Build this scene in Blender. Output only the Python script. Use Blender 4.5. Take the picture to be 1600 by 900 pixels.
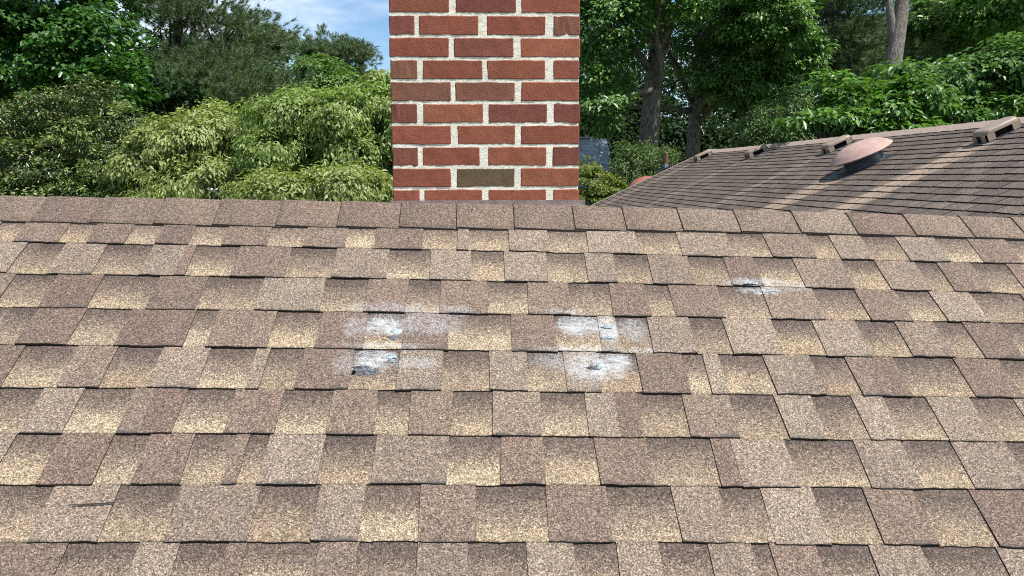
import bpy, bmesh, math, random
import numpy as np
from mathutils import Vector, Matrix

for o in list(bpy.data.objects):
    bpy.data.objects.remove(o)
S = bpy.context.scene
COL = S.collection
R = math.radians
RIDGE_Z = 5.0                       # height of the near ridge above the ground

# ------------------------------------------------------------------ camera
F_PX = 1250.0                       # focal length in pixels of the 1600 px wide photograph
CAM = Vector((0.0, -2.4849, RIDGE_Z + 0.0883))
YAW, PITCH, ROLL = 0.042945, 0.138063, -0.00427
fwd = Vector((math.sin(YAW)*math.cos(PITCH), math.cos(YAW)*math.cos(PITCH), -math.sin(PITCH)))
rgt = Vector((math.cos(YAW), -math.sin(YAW), 0))
upv = rgt.cross(fwd)
cr, sr = math.cos(ROLL), math.sin(ROLL)
RT = rgt*cr + upv*sr
UP = upv*cr - rgt*sr
cd = bpy.data.cameras.new('camera')
cam = bpy.data.objects.new('camera', cd)
COL.objects.link(cam)
cam.matrix_world = Matrix(((RT.x, UP.x, -fwd.x, CAM.x), (RT.y, UP.y, -fwd.y, CAM.y), (RT.z, UP.z, -fwd.z, CAM.z), (0, 0, 0, 1)))
cd.sensor_width = 36
cd.lens = 36*F_PX/1600
cd.clip_start = 0.05
cd.clip_end = 3000
S.camera = cam

# ------------------------------------------------------------------ sky, sun, exposure
SUN = Vector((0.40, -0.30, 0.87)).normalized()
w = bpy.data.worlds.new('World')
S.world = w
w.use_nodes = True
nt = w.node_tree
nt.nodes.clear()
def wn(t, **k):
    n = nt.nodes.new(t)
    for a, b in k.items():
        setattr(n, a, b)
    return n
sky = wn('ShaderNodeTexSky', sky_type='NISHITA', sun_disc=False)
sky.sun_elevation = math.asin(SUN.z)
sky.sun_rotation = math.atan2(SUN.x, SUN.y)
sky.air_density = 1.0
sky.dust_density = 0.3
sky.ozone_density = 3.0
tc = wn('ShaderNodeTexCoord')
mp = wn('ShaderNodeMapping')
mp.inputs['Scale'].default_value = (2.2, 2.2, 7.0)
mp.inputs['Location'].default_value = (0.35, 0.2, 0.55)
nz = wn('ShaderNodeTexNoise')
nz.inputs['Scale'].default_value = 1.5
nz.inputs['Detail'].default_value = 7
nz.inputs['Roughness'].default_value = 0.55
rp = wn('ShaderNodeMapRange', interpolation_type='SMOOTHSTEP')
rp.inputs[1].default_value = 0.43
rp.inputs[2].default_value = 0.74
mx = wn('ShaderNodeMix', data_type='RGBA')
mx.inputs[7].default_value = (8.6, 9.0, 9.6, 1)
bg = wn('ShaderNodeBackground')
bg.inputs[1].default_value = 0.115
wo = wn('ShaderNodeOutputWorld')
nt.links.new(tc.outputs['Generated'], mp.inputs[0])
nt.links.new(mp.outputs[0], nz.inputs['Vector'])
nt.links.new(nz.outputs[0], rp.inputs[0])
nt.links.new(rp.outputs[0], mx.inputs[0])
hs = wn('ShaderNodeHueSaturation')
hs.inputs['Saturation'].default_value = 1.15
hs.inputs['Value'].default_value = 1.0
nt.links.new(sky.outputs[0], hs.inputs['Color'])
nt.links.new(hs.outputs[0], mx.inputs[6])
nt.links.new(mx.outputs[2], bg.inputs[0])
nt.links.new(bg.outputs[0], wo.inputs[0])
sd = bpy.data.lights.new('sun', 'SUN')
sd.energy = 5.0
sd.angle = R(0.53)
sd.color = (1.0, 0.952, 0.87)
so = bpy.data.objects.new('sun', sd)
COL.objects.link(so)
so.location = (6, -6, 20)
so.rotation_euler = SUN.to_track_quat('Z', 'Y').to_euler()
vs = S.view_settings
vs.view_transform = 'Standard'
vs.look = 'None'
vs.gamma = 1
vs.use_curve_mapping = False
vs.exposure = 0.42
S.cycles.use_denoising = False
S.cycles.pixel_filter_type = 'BLACKMAN_HARRIS'
S.cycles.filter_width = 1.05
S.cycles.max_bounces = 5
S.cycles.diffuse_bounces = 3
S.cycles.glossy_bounces = 2
S.cycles.transmission_bounces = 3

# ------------------------------------------------------------------ helpers
def ray(px, py):
    return fwd + RT*((px-800)/F_PX) - UP*((py-450)/F_PX)
def at(px, py, d):
    return CAM + ray(px, py)*d
def project(p):
    q = Vector(p) - CAM
    z = q.dot(fwd)
    return 800 + F_PX*q.dot(RT)/z, 450 - F_PX*q.dot(UP)/z, z

def mesh_np(name, v, f, smooth=False):
    """v (n,3); f (m,3) or (m,4) array, or a list of tuples"""
    me = bpy.data.meshes.new(name)
    if isinstance(f, np.ndarray):
        m, k = f.shape
        me.vertices.add(len(v))
        me.vertices.foreach_set('co', np.asarray(v, np.float32).ravel())
        me.loops.add(m*k)
        me.loops.foreach_set('vertex_index', f.astype(np.int32).ravel())
        me.polygons.add(m)
        me.polygons.foreach_set('loop_start', np.arange(0, m*k, k, dtype=np.int32))
        me.polygons.foreach_set('loop_total', np.full(m, k, np.int32))
        me.update(calc_edges=True)
    else:
        me.from_pydata([tuple(p) for p in v], [], [tuple(q) for q in f])
        me.update()
    if smooth:
        me.polygons.foreach_set('use_smooth', np.ones(len(me.polygons), bool))
    return me
def link(name, me, parent=None, mats=()):
    o = bpy.data.objects.new(name, me)
    COL.objects.link(o)
    if parent is not None:
        o.parent = parent
    if me is not None and not me.materials:
        for m in mats:
            me.materials.append(m)
    return o
def empty(name, loc):
    o = bpy.data.objects.new(name, None)
    COL.objects.link(o)
    o.location = loc
    o.empty_display_size = 0.2
    return o
def tag(o, label=None, cat=None, group=None, kind=None):
    if label: o['label'] = label
    if cat: o['category'] = cat
    if group: o['group'] = group
    if kind: o['kind'] = kind
    return o
class MB:
    def __init__(s):
        s.v = []; s.f = []
    def add(s, v, f):
        b = len(s.v)
        s.v += [tuple(p) for p in v]
        s.f += [tuple(i+b for i in q) for q in f]
    def box(s, x0, x1, y0, y1, z0, z1):
        s.add([(x0,y0,z0),(x1,y0,z0),(x1,y1,z0),(x0,y1,z0),(x0,y0,z1),(x1,y0,z1),(x1,y1,z1),(x0,y1,z1)],
              [(3,2,1,0),(4,5,6,7),(0,1,5,4),(1,2,6,5),(2,3,7,6),(3,0,4,7)])
    def tube(s, pts, rad, n=8, cap=True):
        pts = [Vector(p) for p in pts]
        rings = []
        for i, p in enumerate(pts):
            t = (pts[min(i+1, len(pts)-1)] - pts[max(i-1, 0)]).normalized()
            a = t.orthogonal().normalized() if i == 0 else (a - t*a.dot(t)).normalized()
            b = t.cross(a)
            rings.append([p + (a*math.cos(2*math.pi*k/n) + b*math.sin(2*math.pi*k/n))*rad[i] for k in range(n)])
        v = [q for r in rings for q in r]
        f = []
        for i in range(len(pts)-1):
            for k in range(n):
                f.append((i*n+k, i*n+(k+1) % n, (i+1)*n+(k+1) % n, (i+1)*n+k))
        if cap:
            f.append(tuple(range(n))[::-1])
            f.append(tuple((len(pts)-1)*n+k for k in range(n)))
        s.add(v, f)
    def build(s, name, parent=None, mats=(), smooth=False):
        return link(name, mesh_np(name, s.v, s.f, smooth), parent, mats)

# ------------------------------------------------------------------ materials
class NT:
    def __init__(s, name):
        s.m = bpy.data.materials.new(name)
        s.m.use_nodes = True
        s.t = s.m.node_tree
        s.t.nodes.clear()
        s.out = s.n('ShaderNodeOutputMaterial')
    def n(s, t, **k):
        n = s.t.nodes.new(t)
        for a, b in k.items():
            setattr(n, a, b)
        return n
    def l(s, a, b):
        s.t.links.new(a, b)
    def put(s, sock, v):
        if isinstance(v, bpy.types.NodeSocket):
            s.l(v, sock)
        else:
            if sock.type == 'RGBA' and len(v) == 3:
                v = (*v, 1)
            sock.default_value = v
    def math(s, op, a, b=0.0, c=None, clamp=False):
        n = s.n('ShaderNodeMath', operation=op, use_clamp=clamp)
        s.put(n.inputs[0], a); s.put(n.inputs[1], b)
        if c is not None: s.put(n.inputs[2], c)
        return n.outputs[0]
    def vmath(s, op, a, b=None):
        n = s.n('ShaderNodeVectorMath', operation=op)
        s.put(n.inputs[0], a)
        if b is not None: s.put(n.inputs[1], b)
        return n.outputs['Value'] if op in ('LENGTH', 'DISTANCE', 'DOT_PRODUCT') else n.outputs[0]
    def rng(s, v, a, b, c=0.0, d=1.0, smooth=True):
        n = s.n('ShaderNodeMapRange', interpolation_type='SMOOTHSTEP' if smooth else 'LINEAR')
        for i, x in enumerate((v, a, b, c, d)): s.put(n.inputs[i], x)
        return n.outputs[0]
    def mix(s, f, a, b, mode='MIX'):
        n = s.n('ShaderNodeMix', data_type='RGBA', blend_type=mode)
        s.put(n.inputs[0], f); s.put(n.inputs[6], a); s.put(n.inputs[7], b)
        return n.outputs[2]
    def noise(s, vec, scale, detail=3, rough=0.5):
        n = s.n('ShaderNodeTexNoise')
        if vec is not None: s.l(vec, n.inputs['Vector'])
        n.inputs['Scale'].default_value = scale
        n.inputs['Detail'].default_value = detail
        n.inputs['Roughness'].default_value = rough
        return n
    def voro(s, vec, scale):
        n = s.n('ShaderNodeTexVoronoi')
        if vec is not None: s.l(vec, n.inputs['Vector'])
        n.inputs['Scale'].default_value = scale
        return n
    def ramp(s, f, stops):
        n = s.n('ShaderNodeValToRGB')
        e = n.color_ramp.elements
        while len(e) < len(stops): e.new(0.5)
        for x, (p, c) in zip(e, stops):
            x.position = p
            x.color = (*c, 1) if len(c) == 3 else c
        s.put(n.inputs[0], f)
        return n.outputs[0]
    def bsdf(s, col, rough=0.8, spec=0.3, bump=None, bstr=0.3, bdist=0.01, metal=0.0):
        b = s.n('ShaderNodeBsdfPrincipled')
        s.put(b.inputs['Base Color'], col)
        s.put(b.inputs['Roughness'], rough)
        s.put(b.inputs['Specular IOR Level'], spec)
        b.inputs['Metallic'].default_value = metal
        if bump is not None:
            bn = s.n('ShaderNodeBump')
            bn.inputs['Strength'].default_value = bstr
            bn.inputs['Distance'].default_value = bdist
            s.l(bump, bn.inputs['Height'])
            s.l(bn.outputs[0], b.inputs['Normal'])
        s.l(b.outputs[0], s.out.inputs[0])
        return b

def plain(name, col, rough=0.7, spec=0.3, var=0.25, scale=20, bump=0.15, metal=0.0):
    k = NT(name)
    t = k.n('ShaderNodeTexCoord').outputs['Object']
    n1 = k.noise(t, scale, 5, 0.6)
    n2 = k.noise(t, scale*6, 3)
    f = k.math('ADD', k.math('MULTIPLY', n1.outputs[0], 0.65), k.math('MULTIPLY', n2.outputs[0], 0.35))
    f = k.rng(f, 0.32, 0.68)
    c = k.mix(f, tuple(x*(1-var) for x in col), tuple(min(1, x*(1+var)) for x in col))
    k.bsdf(c, rough, spec, f, bump, 0.004, metal)
    return k.m

def leafmat(name, cols, rough=0.42, trans=0.3, spec=0.5):
    k = NT(name)
    rnd = k.n('ShaderNodeNewGeometry').outputs['Random Per Island']
    n = len(cols)
    c = k.ramp(rnd, [(i/(n-1), q) for i, q in enumerate(cols)])
    t = k.n('ShaderNodeTexCoord').outputs['Object']
    big = k.noise(t, 1.1, 2)
    c = k.mix(k.rng(big.outputs[0], 0.35, 0.65, 0.0, 0.45), c, tuple(0.72*x for x in cols[0]))
    b = k.bsdf(c, rough, spec)
    tr = k.n('ShaderNodeBsdfTranslucent')
    k.l(k.mix(1.0, c, (1.0, 1.25, 0.45), 'MULTIPLY'), tr.inputs[0])
    ms = k.n('ShaderNodeMixShader')
    ms.inputs[0].default_value = trans
    k.l(b.outputs[0], ms.inputs[1]); k.l(tr.outputs[0], ms.inputs[2])
    k.l(ms.outputs[0], k.out.inputs[0])
    return k.m

M = {}
M['edge'] = plain('asphalt_edge', (0.034, 0.029, 0.026), 0.95, 0.1, 0.5, 300, 0.3)
M['deck'] = plain('roof_felt', (0.02, 0.02, 0.02), 0.95, 0.1)
M['siding'] = plain('painted_siding', (0.62, 0.60, 0.54), 0.6)
M['bark'] = None

# =================================================================== NEAR HOUSE
# Roof frame: x along the ridge (to the right), y up the slope, z out of the roof; origin on the ridge.
RP, TILT = 0.579587, -0.0278
RX = Vector((1, 0, TILT)).normalized()
RY = Vector((0, math.cos(RP), math.sin(RP)))
RY = (RY - RX*RY.dot(RX)).normalized()
RN = RX.cross(RY)
RO = Vector((0, 0, RIDGE_Z))
ROOF = Matrix(((RX.x, RY.x, RN.x, RO.x), (RX.y, RY.y, RN.y, RO.y), (RX.z, RY.z, RN.z, RO.z), (0, 0, 0, 1)))
def on_roof(px, py, h=0.005):
    q = ray(px, py)
    t = (RO + RN*h - CAM).dot(RN)/q.dot(RN)
    p = CAM + q*t - RO
    return p.dot(RX), p.dot(RY)

house = tag(empty('house', (0, 0, 0)), 'house in the foreground with brown and tan shingled roof and red brick chimney', 'house')
EAVE, EBACK, XA, XB = 4.6, 1.85, -5.0, 3.0
back = Matrix.Rotation(-2*RP, 3, 'X')
zo = Vector((0, 0, -0.006))
rv2 = [Vector((XA, -EAVE, 0))+zo, Vector((XA, 0, 0))+zo, Vector((XB, -EAVE, 0))+zo, Vector((XB, 0, 0))+zo,
       back @ Vector((XA, EBACK, 0)) + zo, back @ Vector((XB, EBACK, 0)) + zo]
vv = rv2 + [p - Vector((0, 0.0, 0.16)) for p in rv2]
ff = [(0, 2, 3, 1), (1, 3, 5, 4), (7, 9, 8, 6), (10, 11, 9, 7), (0, 6, 8, 2), (4, 5, 11, 10), (0, 1, 7, 6), (1, 4, 10, 7), (2, 8, 9, 3), (3, 9, 11, 5)]
roof = link('roof', mesh_np('roof', vv, ff), house, (M['deck'],))
roof.matrix_local = ROOF
wl = MB()
ez, ey = RIDGE_Z - EAVE*math.sin(RP) - .12, EAVE*math.cos(RP) - 0.35
bz, by = RIDGE_Z - EBACK*math.sin(RP) - .12, EBACK*math.cos(RP) - 0.2
xa, xb = XA+.2, XB-.15
wl.add([(xa, -ey, 0), (xb, -ey, 0), (xb, by, 0), (xa, by, 0), (xa, -ey, ez), (xb, -ey, ez), (xb, by, bz), (xa, by, bz), (xa, 0, RIDGE_Z-.4), (xb, 0, RIDGE_Z-.4)],
       [(0, 1, 5, 4), (2, 3, 7, 6), (1, 2, 6, 9, 5), (3, 0, 4, 8, 7)])
wl.build('wall', house, (M['siding'],))

# ---- shingle material; mesh attributes: tab = (recessed piece, tone, variation), course_y = distance above the butt edge
def px_ell(cx, cy, rx, ry):
    c = on_roof(cx, cy); a = on_roof(cx+rx, cy); b = on_roof(cx, cy-ry)
    return c[0], c[1], abs(a[0]-c[0]), abs(b[1]-c[1])
STAINS = [(600,506,33,17,1.0),(556,510,24,18,.6),(665,505,60,20,.62),(583,560,34,17,.95),(545,567,28,20,.42),(652,566,36,10,.7),
          (607,481,70,9,.45),(706,484,36,8,.6),(908,508,40,16,1.0),(950,516,17,22,1.7),(990,512,24,20,.45),(920,572,42,26,1.3),
          (960,566,26,22,1.0),(868,562,40,18,.3),(880,487,34,4,.6),(905,545,70,5,.6),(600,540,80,6,.5),(1180,441,46,7,.9),(1192,453,42,5,.9),(1240,447,30,8,.4),(1015,548,40,5,.3)]
def shingle_mat(name, chalk=True):
    k = NT(name)
    at_ = k.n('ShaderNodeAttribute', attribute_name='tab')
    sep = k.n('ShaderNodeSeparateXYZ'); k.l(at_.outputs['Vector'], sep.inputs[0])
    slot, tone, var = sep.outputs[0], sep.outputs[1], sep.outputs[2]
    tr = k.n('ShaderNodeTexCoord', object=roof).outputs['Object']        # roof frame
    y = k.math('DIVIDE', k.n('ShaderNodeAttribute', attribute_name='course_y').outputs['Fac'], 0.134)
    nb = k.noise(tr, 60, 3)
    yy = k.math('ADD', y, k.math('MULTIPLY', k.math('SUBTRACT', nb.outputs[0], 0.5), 0.20))
    # granules
    v1 = k.voro(tr, 410)
    g = k.n('ShaderNodeSeparateColor'); k.l(v1.outputs['Color'], g.inputs[0])
    v2 = k.voro(tr, 520)
    g2 = k.n('ShaderNodeSeparateColor'); k.l(v2.outputs['Color'], g2.inputs[0])
    yy = k.math('ADD', yy, k.math('MULTIPLY', k.math('SUBTRACT', g.outputs[1], 0.5), 0.34))
    # base tones
    red, brown, tan = (0.156, 0.110, 0.089), (0.178, 0.133, 0.103), (0.240, 0.192, 0.149)
    t0 = k.mix(k.rng(tone, 0.0, 0.5, smooth=False), red, brown)
    t1 = k.mix(k.rng(tone, 0.5, 1.0, smooth=False), t0, tan)
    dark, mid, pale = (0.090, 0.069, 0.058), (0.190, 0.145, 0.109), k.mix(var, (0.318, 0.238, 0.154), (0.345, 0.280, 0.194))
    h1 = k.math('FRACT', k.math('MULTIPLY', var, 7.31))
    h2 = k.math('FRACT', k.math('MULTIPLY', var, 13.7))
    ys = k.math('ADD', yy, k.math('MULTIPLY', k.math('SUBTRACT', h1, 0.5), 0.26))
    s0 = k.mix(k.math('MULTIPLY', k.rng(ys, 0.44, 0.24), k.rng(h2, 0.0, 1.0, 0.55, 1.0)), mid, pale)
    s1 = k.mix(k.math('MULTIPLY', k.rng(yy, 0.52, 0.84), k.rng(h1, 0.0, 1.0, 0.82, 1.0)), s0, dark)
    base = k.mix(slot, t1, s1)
    base = k.mix(k.rng(var, 0.0, 1.0, 0.0, 1.0, smooth=False), k.mix(1.0, base, (0.90, 0.90, 0.90), 'MULTIPLY'), k.mix(1.0, base, (1.1, 1.09, 1.06), 'MULTIPLY'))
    # blotches
    bl = k.noise(tr, 9, 4, 0.6)
    base = k.mix(k.rng(bl.outputs[0], 0.38, 0.66, 0.0, 0.20), base, (0.14, 0.105, 0.09))
    # weathering that runs down the slope
    mpw = k.n('ShaderNodeMapping'); k.l(tr, mpw.inputs[0]); mpw.inputs['Scale'].default_value = (9, 1.6, 1)
    wth = k.noise(mpw.outputs[0], 1.0, 5, 0.62)
    base = k.mix(k.rng(wth.outputs[0], 0.30, 0.48, 0.22, 0.0), base, (0.085, 0.068, 0.06))
    base = k.mix(k.rng(wth.outputs[0], 0.54, 0.72, 0.0, 0.20), base, (0.31, 0.255, 0.20))
    # single granules: dark, base, light
    lum = k.ramp(g.outputs[0], [(0.0, (0.36,)*3), (0.22, (0.58,)*3), (0.5, (0.94,)*3), (0.74, (1.2,)*3), (0.9, (1.6,)*3), (1.0, (2.1,)*3)])
    lum2 = k.ramp(g2.outputs[1], [(0.0, (0.7,)*3), (1.0, (1.3,)*3)])
    hue = k.mix(g.outputs[2], (1.05, 0.97, 0.93), (0.96, 1.02, 1.06))
    col = k.mix(1.0, k.mix(1.0, k.mix(1.0, base, lum, 'MULTIPLY'), lum2, 'MULTIPLY'), hue, 'MULTIPLY')
    # worn lower edge of the raised pieces
    we = k.noise(tr, 14, 3)
    wm = k.math('MULTIPLY', k.rng(y, 0.10, 0.0), k.rng(we.outputs[0], 0.50, 0.62))
    wm = k.math('MULTIPLY', wm, k.math('SUBTRACT', 1.0, slot))
    col = k.mix(k.math('MULTIPLY', wm, 0.75), col, (0.075, 0.07, 0.068))
    if chalk:
        # chalky white marks with outlines of their own
        nd = k.noise(tr, 38, 4, 0.65)
        wob = k.n('ShaderNodeVectorMath', operation='MULTIPLY_ADD')
        k.l(nd.outputs[1], wob.inputs[0]); wob.inputs[1].default_value = (0.055, 0.055, 0); wob.inputs[2].default_value = (-0.0275, -0.0275, 0)
        pw = k.vmath('ADD', tr, wob.outputs[0])
        acc = None
        for (cx, cy, rx_, ry_, st) in STAINS:
            u, v, a, b = px_ell(cx, cy, rx_, ry_)
            d = k.vmath('MULTIPLY', k.vmath('SUBTRACT', pw, (u, v, 0)), (1/a, 1/b, 0))
            m = k.rng(k.vmath('LENGTH', d), 1.25, 0.45, 0.0, st)
            acc = m if acc is None else k.math('MAXIMUM', acc, m)
        mps = k.n('ShaderNodeMapping'); k.l(tr, mps.inputs[0]); mps.inputs['Scale'].default_value = (26, 75, 1)
        stn = k.noise(mps.outputs[0], 1.0, 5, 0.65)
        acc = k.math('MULTIPLY', acc, k.math('ADD', 0.6, k.math('MULTIPLY', slot, 0.4)))
        gr = k.math('MULTIPLY', acc, k.rng(stn.outputs[0], 0.30, 0.66, 0.25, 1.0))
        gr = k.math('ADD', gr, k.math('MULTIPLY', k.math('MULTIPLY', k.math('SUBTRACT', g.outputs[1], 0.5), 0.85), k.rng(acc, 0.0, 0.3)))
        col = k.mix(k.math('MULTIPLY', gr, 0.80, clamp=True), col, (0.47, 0.50, 0.515))
    h = k.math('ADD', v1.outputs['Distance'], k.math('MULTIPLY', g.outputs[0], -0.4))
    k.bsdf(col, 0.88, 0.25, h, 0.45, 0.0016)
    return k.m
M['shingle'] = shingle_mat('shingle_granules', False)
M['shingle_chalk'] = shingle_mat('shingle_granules_with_chalk_marks')

# ---- measured course lines (pixels of the butt edges) -> lines in the roof frame
XS = [0, 267, 530, 800, 1067, 1333, 1597]
LINES = {7: [377.3,381,386,392.8,399,405,411.7], 6: [426.7,429,434,438.5,445,450.7,457.3], 5: [480,481.7,485.7,490.9,496,500,503.3],
         4: [538.3,540,543.3,548,551.7,556.7,560], 3: [604.9,605.6,608.4,612,613,618,622], 2: [675.3,676.7,679.5,681.3,682,685.6,690.2],
         1: [756,756,757.7,757,757.8,761.3,765.6], 0: [847.7,846,845.5,846,847.3,850.9,854.4]}
POLY = {}
for kk, ys in LINES.items():
    pts = [on_roof(x, y) for x, y in zip(XS, ys)]
    POLY[kk] = np.polyfit([p[0] for p in pts], [p[1] for p in pts], 2)
step = np.mean([POLY[i+1]-POLY[i] for i in range(7)], axis=0)
def vline(kk, u):
    uc = max(-1.9, min(2.0, u))
    if kk > 7: return float(np.polyval(POLY[7], uc)) + 0.1345*(kk-7)
    if kk < 0: return float(np.polyval(POLY[0], uc)) + 0.1345*kk
    return float(np.polyval(POLY[kk], uc))

# rows: boundaries at mid-row in the photograph; kind: S recessed graded piece, R/B/T raised red-brown / brown / tan piece
ROWS = {
 7: (-60,'T',-8,'S',30,'R',101,'S',144,'B',203,'S',250,'R',301,'S',352,'B',421,'S',477,'B',541,'S',586,'B',660,'S',715,'T',732,'S',795,'T',856,'S',918,'T',995,'S',1061,'T',1140,'S',1199,'B',1268,'S',1304,'T',1355,'S',1410,'T',1472,'S',1524,'B',1585,'S',1640),
 6: (-60,'T',27,'S',88,'T',156,'S',229,'T',283,'R',299,'S',368,'B',451,'S',522,'T',607,'S',672,'T',736,'S',788,'T',855,'S',891,'S',916,'T',962,'S',1016,'B',1080,'S',1137,'R',1185,'S',1248,'B',1325,'S',1379,'T',1442,'S',1477,'B',1532,'S',1588,'R',1670),
 5: (-70,'R',8,'S',75,'R',149,'S',239,'B',316,'S',406,'T',426,'T',505,'S',572,'B',636,'S',688,'B',762,'S',825,'B',890,'S',955,'R',1012,'S',1050,'B',1127,'S',1198,'B',1280,'S',1348,'B',1412,'S',1466,'T',1530,'S',1610,'B',1690),
 4: (-70,'T',-30,'S',42,'R',120,'S',192,'R',297,'S',332,'B',426,'S',498,'R',571,'S',631,'R',701,'S',799,'B',868,'S',937,'T',965,'S',1016,'T',1083,'S',1137,'T',1215,'S',1280,'T',1350,'S',1412,'B',1475,'S',1521,'R',1580,'S',1660),
 3: (-80,'R',21,'S',105,'B',170,'S',243,'T',319,'S',393,'T',414,'S',468,'B',549,'S',622,'T',691,'S',765,'T',824,'S',883,'T',936,'S',999,'B',1072,'S',1105,'T',1130,'S',1203,'T',1278,'S',1334,'R',1410,'S',1507,'R',1580,'S',1680),
 2: (-80,'B',-20,'S',50,'T',115,'S',197,'B',230,'R',281,'S',359,'R',437,'S',515,'B',587,'S',640,'B',706,'S',770,'T',845,'S',917,'T',965,'R',1000,'S',1072,'B',1147,'S',1221,'T',1280,'S',1345,'T',1395,'S',1465,'T',1535,'S',1604,'T',1690),
 1: (-90,'T',5,'S',78,'R',162,'S',220,'R',293,'S',358,'B',380,'S',412,'T',502,'S',584,'T',700,'S',783,'B',851,'S',933,'R',1016,'S',1118,'R',1150,'T',1237,'S',1347,'T',1425,'S',1504,'T',1592,'S',1680),
 0: (-90,'R',-30,'S',65,'T',171,'S',270,'T',398,'S',492,'T',566,'S',655,'B',744,'S',855,'R',952,'S',1057,'T',1132,'S',1199,'T',1283,'S',1364,'B',1447,'S',1537,'R',1640),
 -1: (-90,'R',86,'S',200,'T',268,'S',345,'B',375,'S',490,'B',555,'S',650,'T',729,'S',825,'T',900,'S',968,'T',1037,'S',1116,'T',1185,'S',1216,'R',1290,'S',1375,'T',1460,'S',1580,'T',1690)}
TONE = {'R': 0.06, 'B': 0.5, 'T': 0.95, 'S': 0.5}
rng = random.Random(7)
def piece_mesh(wid, kind, r, sk0=0.0, sk1=0.0, length=0.152):
    """a tab: butt edge at y=0, thin end at y=length; top plus dark edges"""
    gap = 0.0002 if kind != 'S' else -0.0015
    n = max(3, int(wid/0.022))
    tb, te = (0.0070, 0.0020) if kind != 'S' else (0.0043, -0.0008)
    tb += r.uniform(-0.0006, 0.0010)
    lift0 = r.choice((0, 0, .0006, .0022))*r.random() if kind != 'S' else 0
    v, f, mi = [], [], []
    jag = [r.uniform(-0.0016, 0.0016) for _ in range(n+1)]
    x0, x1 = gap, wid-gap
    for i in range(n+1):
        t = i/n
        xb = x0 + (x1-x0)*t
        xt = (x0+sk0) + (x1+sk1-x0-sk0)*t
        up = lift0*math.sin(t*2.6+1)
        v += [(xb, jag[i]-0.0012, tb-0.0035+up), (xb, jag[i], tb-0.0010+up), (xb, jag[i]+0.0022, tb+up), (xt, length, te), (xb, jag[i]-0.0008, -0.006)]
    for i in range(n):
        a, b = i*5, (i+1)*5
        f.append((a+2, b+2, b+3, a+3)); mi.append(0)
        f.append((a+1, b+1, b+2, a+2)); mi.append(0)
        f.append((a, b, b+1, a+1)); mi.append(1)
        f.append((a+4, b+4, b, a)); mi.append(1)
    e = n*5
    ks = len(v)
    v += [((x0+sk0), length, -0.006), ((x1+sk1), length, -0.006)]
    f += [(4, 0, 1, 2, 3, ks), (e+4, ks+1, e+3, e+2, e+1, e)]; mi += [1, 1]
    return v, f, mi
def tab_mesh(name, v, f, mi, cy, tab, chalk=False):
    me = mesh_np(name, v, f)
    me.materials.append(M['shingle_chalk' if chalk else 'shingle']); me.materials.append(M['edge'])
    me.polygons.foreach_set('material_index', mi)
    me.attributes.new('course_y', 'FLOAT', 'POINT').data.foreach_set('value', cy)
    me.attributes.new('tab', 'FLOAT_VECTOR', 'POINT').data.foreach_set('vector', np.asarray(tab, np.float32).ravel())
    return me
def tab_value(kind, r):
    tn = TONE[kind] + (r.uniform(-0.06, 0.22) if kind == 'R' else r.uniform(-0.2, 0.2) if kind == 'B' else r.uniform(-0.22, 0.05))
    return (1.0 if kind == 'S' else 0.0, max(0, min(1, tn)), r.random())
def add_piece(kk, u0, u1, kind, r, sk0, sk1, name='shingle'):
    um = 0.5*(u0+u1)
    va, vb = vline(kk, u0), vline(kk, u1)
    dv = r.uniform(-0.0018, 0.0018) if kind != 'S' else r.uniform(-0.0008, 0.0022)
    v, f, mi = piece_mesh(u1-u0, kind, r, sk0, sk1)
    tab = tab_value(kind, r)
    pc = project(ROOF @ Vector((um, va+0.06, 0)))
    chalk = any(abs(pc[0]-c[0]) < c[2]*1.5+75 and abs(pc[1]-c[1]) < c[3]*1.5+55 for c in STAINS)
    o = link(name, tab_mesh('shingle', v, f, mi, [p[1] for p in v], [tab]*len(v), chalk), roof)
    o.location = (u0, va+dv, r.uniform(0, 0.0006))
    o.rotation_euler = (0, 0, math.atan2(vb-va, u1-u0))
    return o
spill = []                                   # pieces outside the frame: joined
for kk in range(7, -2, -1):
    row = ROWS[kk]
    xs, kinds = row[0::2], row[1::2]
    ytop = LINES[kk+1] if kk+1 in LINES else [346, 350, 356.7, 358.4, 361, 367.3, 374.3]
    ybot = LINES[kk] if kk in LINES else [946, 945, 944, 944, 946, 950, 954]
    us = []
    for x in xs:
        ym = 0.5*(np.interp(x, XS, ytop) + np.interp(x, XS, ybot))
        us.append(on_roof(x, float(ym))[0])
    sk = [0.0]
    for i in range(1, len(kinds)):
        sk.append(rng.uniform(-0.004, 0.004) if 'S' in (kinds[i-1], kinds[i]) and kinds[i-1] != kinds[i] else 0.0)
    sk.append(0.0)
    for i, kd in enumerate(kinds):
        # the unsloped boundary is the one at mid-row: shift so that the skew pivots there
        add_piece(kk, us[i]-sk[i]*0.45, us[i+1]-sk[i+1]*0.45, kd, rng, sk[i], sk[i+1])
    for sgn, start in ((-1, us[0]), (1, us[-1])):
        u = start
        alt = kinds[0] if sgn < 0 else kinds[-1]
        while (u > XA+.03) if sgn < 0 else (u < XB-.2):
            wd = rng.uniform(0.10, 0.19)
            alt = rng.choice('RBTT') if alt == 'S' else 'S'
            spill.append((kk, min(u, u+sgn*wd), max(u, u+sgn*wd), alt))
            u += sgn*wd
for kk in range(-2, -27, -1):
    u, alt = XA+.03, 'S'
    while u < XB-.2:
        wd = rng.uniform(0.10, 0.19)
        alt = rng.choice('RBTT') if alt == 'S' else 'S'
        spill.append((kk, u, u+wd, alt))
        u += wd

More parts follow.
